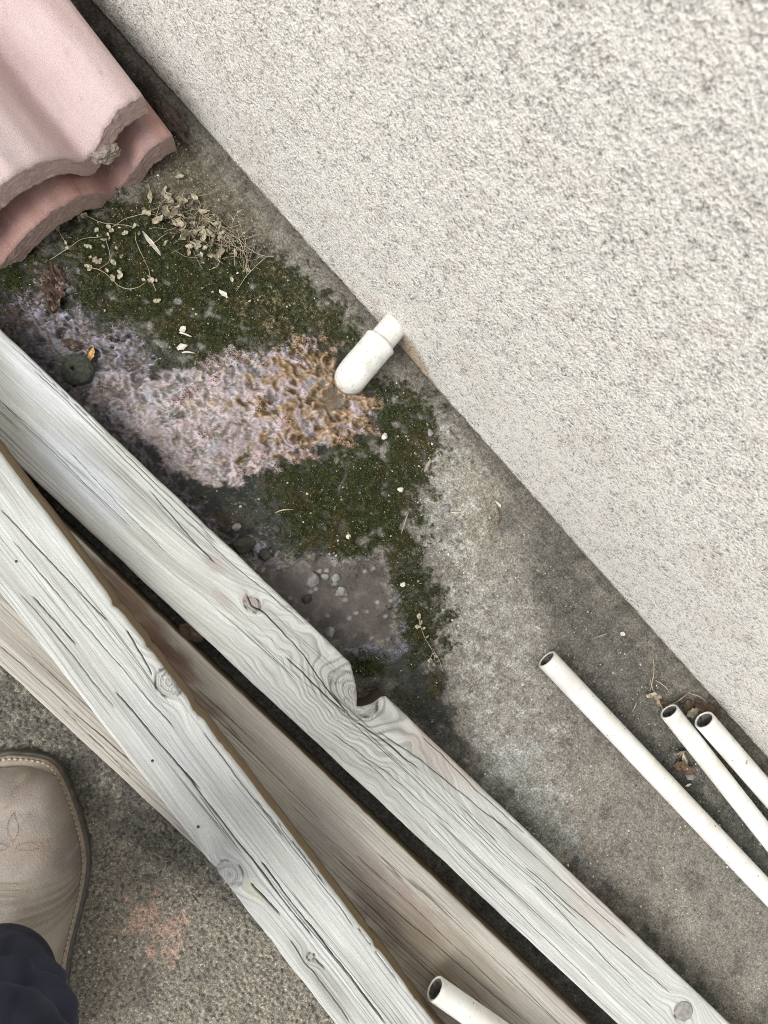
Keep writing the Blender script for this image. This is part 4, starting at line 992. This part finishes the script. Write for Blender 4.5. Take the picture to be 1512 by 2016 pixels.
weed('dry weed curling across the brown moss, its stem making a long hook',
     [z8([(130, 690), (200, 710), (270, 760), (310, 810), (400, 850), (470, 835), (520, 795)]), z8([(180, 690), (250, 655), (260, 600), (240, 520), (230, 470)]), z8([(445, 420), (450, 500), (500, 600), (545, 690), (560, 760), (600, 860)])],
     z8([(250, 470), (215, 480), (210, 530), (305, 540), (80, 525), (110, 530), (115, 612), (143, 620), (172, 628), (343, 600), (285, 650), (235, 705), (330, 720), (335, 745), (110, 690), (90, 680), (510, 780), (545, 745), (560, 775), (600, 775), (620, 925), (600, 930), (280, 765), (440, 380), (470, 430)]))
weed('dry weed sprig hanging from the straw heap towards the wall', [z8([(1085, 470), (1080, 590), (1060, 670), (990, 690)]), z8([(1090, 400), (1200, 470), (1290, 540), (1400, 590), (1470, 600)]), z8([(1200, 400), (1220, 500), (1270, 620), (1270, 720)]), z8([(1420, 600), (1330, 680), (1260, 750), (1190, 850)])], z8([(960, 540), (1280, 700), (1160, 770), (1290, 930)]))
weed('dry weed sprig on the green moss beside the lower puddle', [[(822, 1215), (830, 1250), (850, 1280), (856, 1300)], [(850, 1275), (862, 1300), (870, 1320)], [(848, 1285), (840, 1310)]], [(822, 1212), (826, 1225), (820, 1232), (832, 1236), (838, 1252), (850, 1285), (856, 1290), (846, 1296), (860, 1300), (852, 1306), (843, 1300)], 0.0036)
# straw heap
hp_ = GZ(385, 455); heap = empty('straw_heap', hp_); tag(heap, 'heap of dry straw and leaf scraps on the soil between tiles and wall', 'straw')
mb = MB(); rg = random.Random(5)
def fibre(mb, u, v, ang, L, z0, base, r=0.00035, bend=0.5):
    c = GZ(u, v, z0); q = []; a = ang; p = c-base
    for i in range(6):
        q.append(p.copy()); a += rg.uniform(-bend, bend)*0.7; p = p+Vector((math.cos(a), math.sin(a), rg.uniform(-.25, .25)))*L/6
    for i in q: i.z = max(i.z, zat(i.x+base.x, i.y+base.y)-base.z+0.0005)
    mb.tube(q, r, 4)
for i in range(60):
    u = rg.gauss(375, 38); v = rg.gauss(440, 26)+0.35*(u-375); fibre(mb, u, v, rg.uniform(0, 6.28), rg.uniform(0.012, 0.034), rg.uniform(0.001, 0.006), hp_, rg.uniform(.00016, .00036))
for i in range(55):
    u = rg.gauss(465, 24); v = rg.gauss(482, 14)+0.6*(u-465); fibre(mb, u, v, rg.uniform(0, 6.28), rg.uniform(0.01, 0.03), rg.uniform(0.001, 0.005), hp_, rg.uniform(.00014, .0003))
sf = mb.build('straw', M_STRAW, heap); sf['kind'] = 'stuff'
BIGL = [leaf_mesh(0.014, (0.004, 0.009, 0.006)[i % 3], 0.25, 120+i, 8, 5, 0.14) for i in range(9)]
mb = MB()
for i in range(260):
    u = rg.gauss(385, 48); v = rg.gauss(438, 30)+0.35*(u-385); c = GZ(u, v, 0.001)-hp_; r_ = rg.uniform(.0008, .0032)
    q = [Vector((rg.uniform(-1, 1), rg.uniform(-1, 1), rg.uniform(-.3, .9)))*r_+c for _ in range(4)]
    mb.add(q, [(0, 1, 2), (0, 2, 3), (0, 3, 1), (1, 3, 2)])
cr_ = mb.build('crumbs', mat_flat('soil_crumbs', (150, 138, 114), (70, 60, 46), 140, 0.9), heap, smooth=False); cr_['kind'] = 'stuff'
for i in range(70):
    o = link('leaf_scrap', BIGL[i % 9], [M_DRYLEAF, M_STRAW, M_DRYLEAF, M_STRAW, M_DRYLEAF, M_STRAW, M_BROWNLEAF][i % 7], heap); u = rg.gauss(375, 36); v = rg.gauss(445, 28)+0.4*(u-375)
    o.location = GZ(u, v, rg.uniform(0.002, 0.006))-hp_; o.rotation_euler = (rg.uniform(-.5, .5), rg.uniform(-.5, .5), rg.uniform(0, 6.28)); s_ = rg.uniform(0.3, 0.85); o.scale = (s_,)*3
# single straws and chips
sw = [(300, 482, -0.9, .030, .0013, M_CHIP, 'flat white straw blade beside the straw heap'), (360, 650, 0.7, .008, .0016, M_CHIP, 'white flake on dark moss, highest of the three flakes'), (366, 662, -0.1, .012, .0009, M_CHIP, 'thin white straw on dark moss in the middle of the flakes'), (358, 686, 0.4, .012, .002, M_CHIP, 'broad white flake at the lower edge of the moss'), (372, 697, 0.15, .012, .0008, M_CHIP, 'thin white straw right of the broad white flake'),
      (440, 580, -0.6, .010, .0018, M_CHIP, 'bluish white flake on moss right of the weeds'), (560, 1008, 0.3, .018, .0007, M_STRAW, 'bent straw on the dark algae'), (842, 915, 1.1, .016, .0011, M_STRAW, 'pale straw on the right rim of the moss'), (980, 993, -0.8, .010, .0013, M_CHIP, 'white sliver on bare concrete near the wall'), (895, 1008, 0.1, .010, .0008, M_CHIP, 'thin white straw on bare concrete left of the sliver'), (978, 1015, 1.5, .018, .0008, M_BROWNLEAF, 'reddish twig on bare concrete below the white sliver'), (797, 1030, 1.0, .022, .0006, M_STRAW, 'thin straw on the moss above the puddle'),
      (1183, 1250, 0.6, .014, .0006, M_STRAW, 'short straw on the damp concrete near the wall'), (1278, 1330, 1.65, .040, .0006, M_STRAW, 'long thin straw standing along the wall above the pipes'), (1330, 1372, 0.35, .040, .0007, M_STRAW, 'curved straw lying above the middle pipe mouth'), (1246, 1390, 1.4, .012, .0006, M_STRAW, 'short straw on concrete left of the middle pipe mouth'), (1285, 1352, -1.2, .022, .0006, M_STRAW, 'straw crossing the leaf litter above the middle pipe'), (1300, 1350, -0.9, .020, .0005, M_STRAW, 'fine straw right of the crossing straw'), (1370, 1375, -0.5, .024, .0005, M_STRAW, 'fine straw touching the foot of the wall by the rusty leaf'), (385, 1766, -0.6, .010, .0007, M_BROWNLEAF, 'tiny brown twig on the foreground concrete'), (217, 325, 1.5, .018, .0005, M_BROWNLEAF, 'fine dark stem lying on the lower roof tile')]
for u, v, an, L, wd_, mt, lb in sw:
    zt = 0.036 if 'roof tile' in lb else None
    base = GZ(u, v, 0.002) if zt is None else Vector(G(u, v, zt)); mb = MB()
    d_ = R.T; 
    e0 = G(u+math.cos(an)*40, v-math.sin(an)*40)-G(u, v); e0 = unit(e0); pr = np.cross([0, 0, 1], e0)
    q = [Vector(e0*L*(t-.5)+pr*L*0.12*math.sin(t*2.6+u)+np.array([0, 0, 0.0015*math.sin(t*3.1)])) for t in np.linspace(0, 1, 9)]
    if wd_ > 0.001:
        o = link('flake', flake_mesh(L, wd_*3.2, int(u+v)), mt); o.rotation_euler = (0.15, 0.1, math.atan2(e0[1], e0[0]))
    else:
        mb.tube(q, [wd_*k for k in (.4, .8, 1, 1, .95, 1, .9, .7, .3)], 6); o = mb.build('straw', mt)
    o.location = base
    tag(o, lb, 'straw', 'loose straws and flakes')

# mortar dab between the tiles
place('mortar_lump', lump_mesh(0.0095, 3, (1.5, 0.8, 0.8)), mat_flat('mortar', (160, 148, 136), (130, 120, 108), 260, 0.9, 0.001), 205, 300, 0, 0.842+0.5, 'greenish grey mortar lump squeezed between the two roof tiles', 'mortar', z=0.045)
place('brick_fragment', lump_mesh(0.011, 8, (2.0, 0.7, 0.6)), mat_flat('dull_brick', (104, 90, 82), (66, 60, 54), 200, 0.9, 0.001), 338, 238, 0.005, 0.842-1.0, 'dull reddish fragment between the lower roof tile and the wall', 'brick fragment')

# ------------------------------------------------------------------ uncountable scatter
def scatter(mask, n, seed):
    rg = np.random.default_rng(seed); p = (mask*NEAR).ravel().astype(float); p /= p.sum()
    i = rg.choice(p.size, n, p=p); return X.ravel()[i]+rg.uniform(-.0007, .0007, n), Y.ravel()[i]+rg.uniform(-.0007, .0007, n), Z.ravel()[i], rg
def tufts(n):
    x, y, z, rg = scatter(np.where(moss > 0.45, moss**2, 0), n, 3)
    an = rg.uniform(0, 2*np.pi, n); L = rg.uniform(.0010, .0026, n); le = rg.uniform(0.2, 1.0, n); wv = rg.uniform(.00025, .0005, n)
    dx, dy = np.cos(an), np.sin(an)
    b = np.stack([x, y, z-0.0003], -1); s_ = np.stack([-dy*wv, dx*wv, 0*wv], -1); tip_ = np.stack([dx*L*le, dy*L*le, L*(1.1-le*0.5)], -1)
    V = np.stack([b-s_, b+s_, b+tip_], 1).reshape(-1, 3); Fq = np.arange(3*n).reshape(-1, 3)
    t = rg.uniform(0, 1, n); nn = np.clip(fbm(x*33+7, y*33, 3, 5)+0.3, 0, 1)
    t = t**2; c = lin(26, 37, 11)[None]*(1-t[:, None])+lin(84, 90, 34)[None]*t[:, None]
    c = c*(1-nn[:, None]*0.6)+lin(84, 70, 36)[None]*nn[:, None]*0.6
    c = np.where((rg.uniform(0, 1, n) > 0.97)[:, None], lin(176, 164, 120)[None], c)
    return quadmesh('moss', V, Fq, {'Col': np.repeat(c, 3, 0)}, smooth=False)
tag(link('moss', tufts(60000), M_BITS), 'low green and brown moss on the damp concrete', 'moss', kind='stuff')
def grit(n):
    mk = 0.03+0.25*sst(0.0, 0.5, n2+n1*0.5)+0.14*sst(0.15, 0.8, moss)+0.8*pale*sst(0.1, 0.6, n5+0.3)+0.5*soil+0.25*fore+0.15*dmp
    mk = np.where((crust > 0.3) | (ss > 0.4) | (pud > 0.3) | (under > 0.6), 0.0, mk)
    vis = polysd(X, Y, GA([(100, 0), (1560, 1600), (1560, 2060), (-40, 2060), (-40, -40)])) > 0
    x, y, z, rg = scatter(mk*vis, n, 4)
    r = 0.00030+0.0012*rg.uniform(0, 1, n)**7; base = np.array([[1, 0, 0], [0, 1, 0], [-1, 0, 0], [0, -1, 0], [0, 0, .8], [0, 0, -.5]])
    f = np.array([[0, 1, 4], [1, 2, 4], [2, 3, 4], [3, 0, 4], [1, 0, 5], [2, 1, 5], [3, 2, 5], [0, 3, 5]])
    an = rg.uniform(0, 6.28, n); ca, sa = np.cos(an), np.sin(an)
    jit = rg.uniform(.6, 1.3, (n, 6, 1)); B_ = base[None]*jit*r[:, None, None]
    V = np.stack([B_[..., 0]*ca[:, None]-B_[..., 1]*sa[:, None]+x[:, None], B_[..., 0]*sa[:, None]+B_[..., 1]*ca[:, None]+y[:, None], B_[..., 2]+z[:, None]+r[:, None]*0.3], -1).reshape(-1, 3)
    Fq = (f[None]+np.arange(n)[:, None, None]*6).reshape(-1, 3)
    t = rg.uniform(0, 1, n)[:, None]; c = lin(128, 122, 108)[None]*(1-t)+lin(206, 200, 184)[None]*t
    c = np.where(rg.uniform(0, 1, n)[:, None] > .9, lin(232, 228, 214)[None], c)
    return quadmesh('grit', V, Fq, {'Col': np.repeat(c, 6, 0)}, smooth=False)
tag(link('grit', grit(8000), M_BITS), 'fine sand grains and crumbs strewn over the concrete', 'grit', kind='stuff')
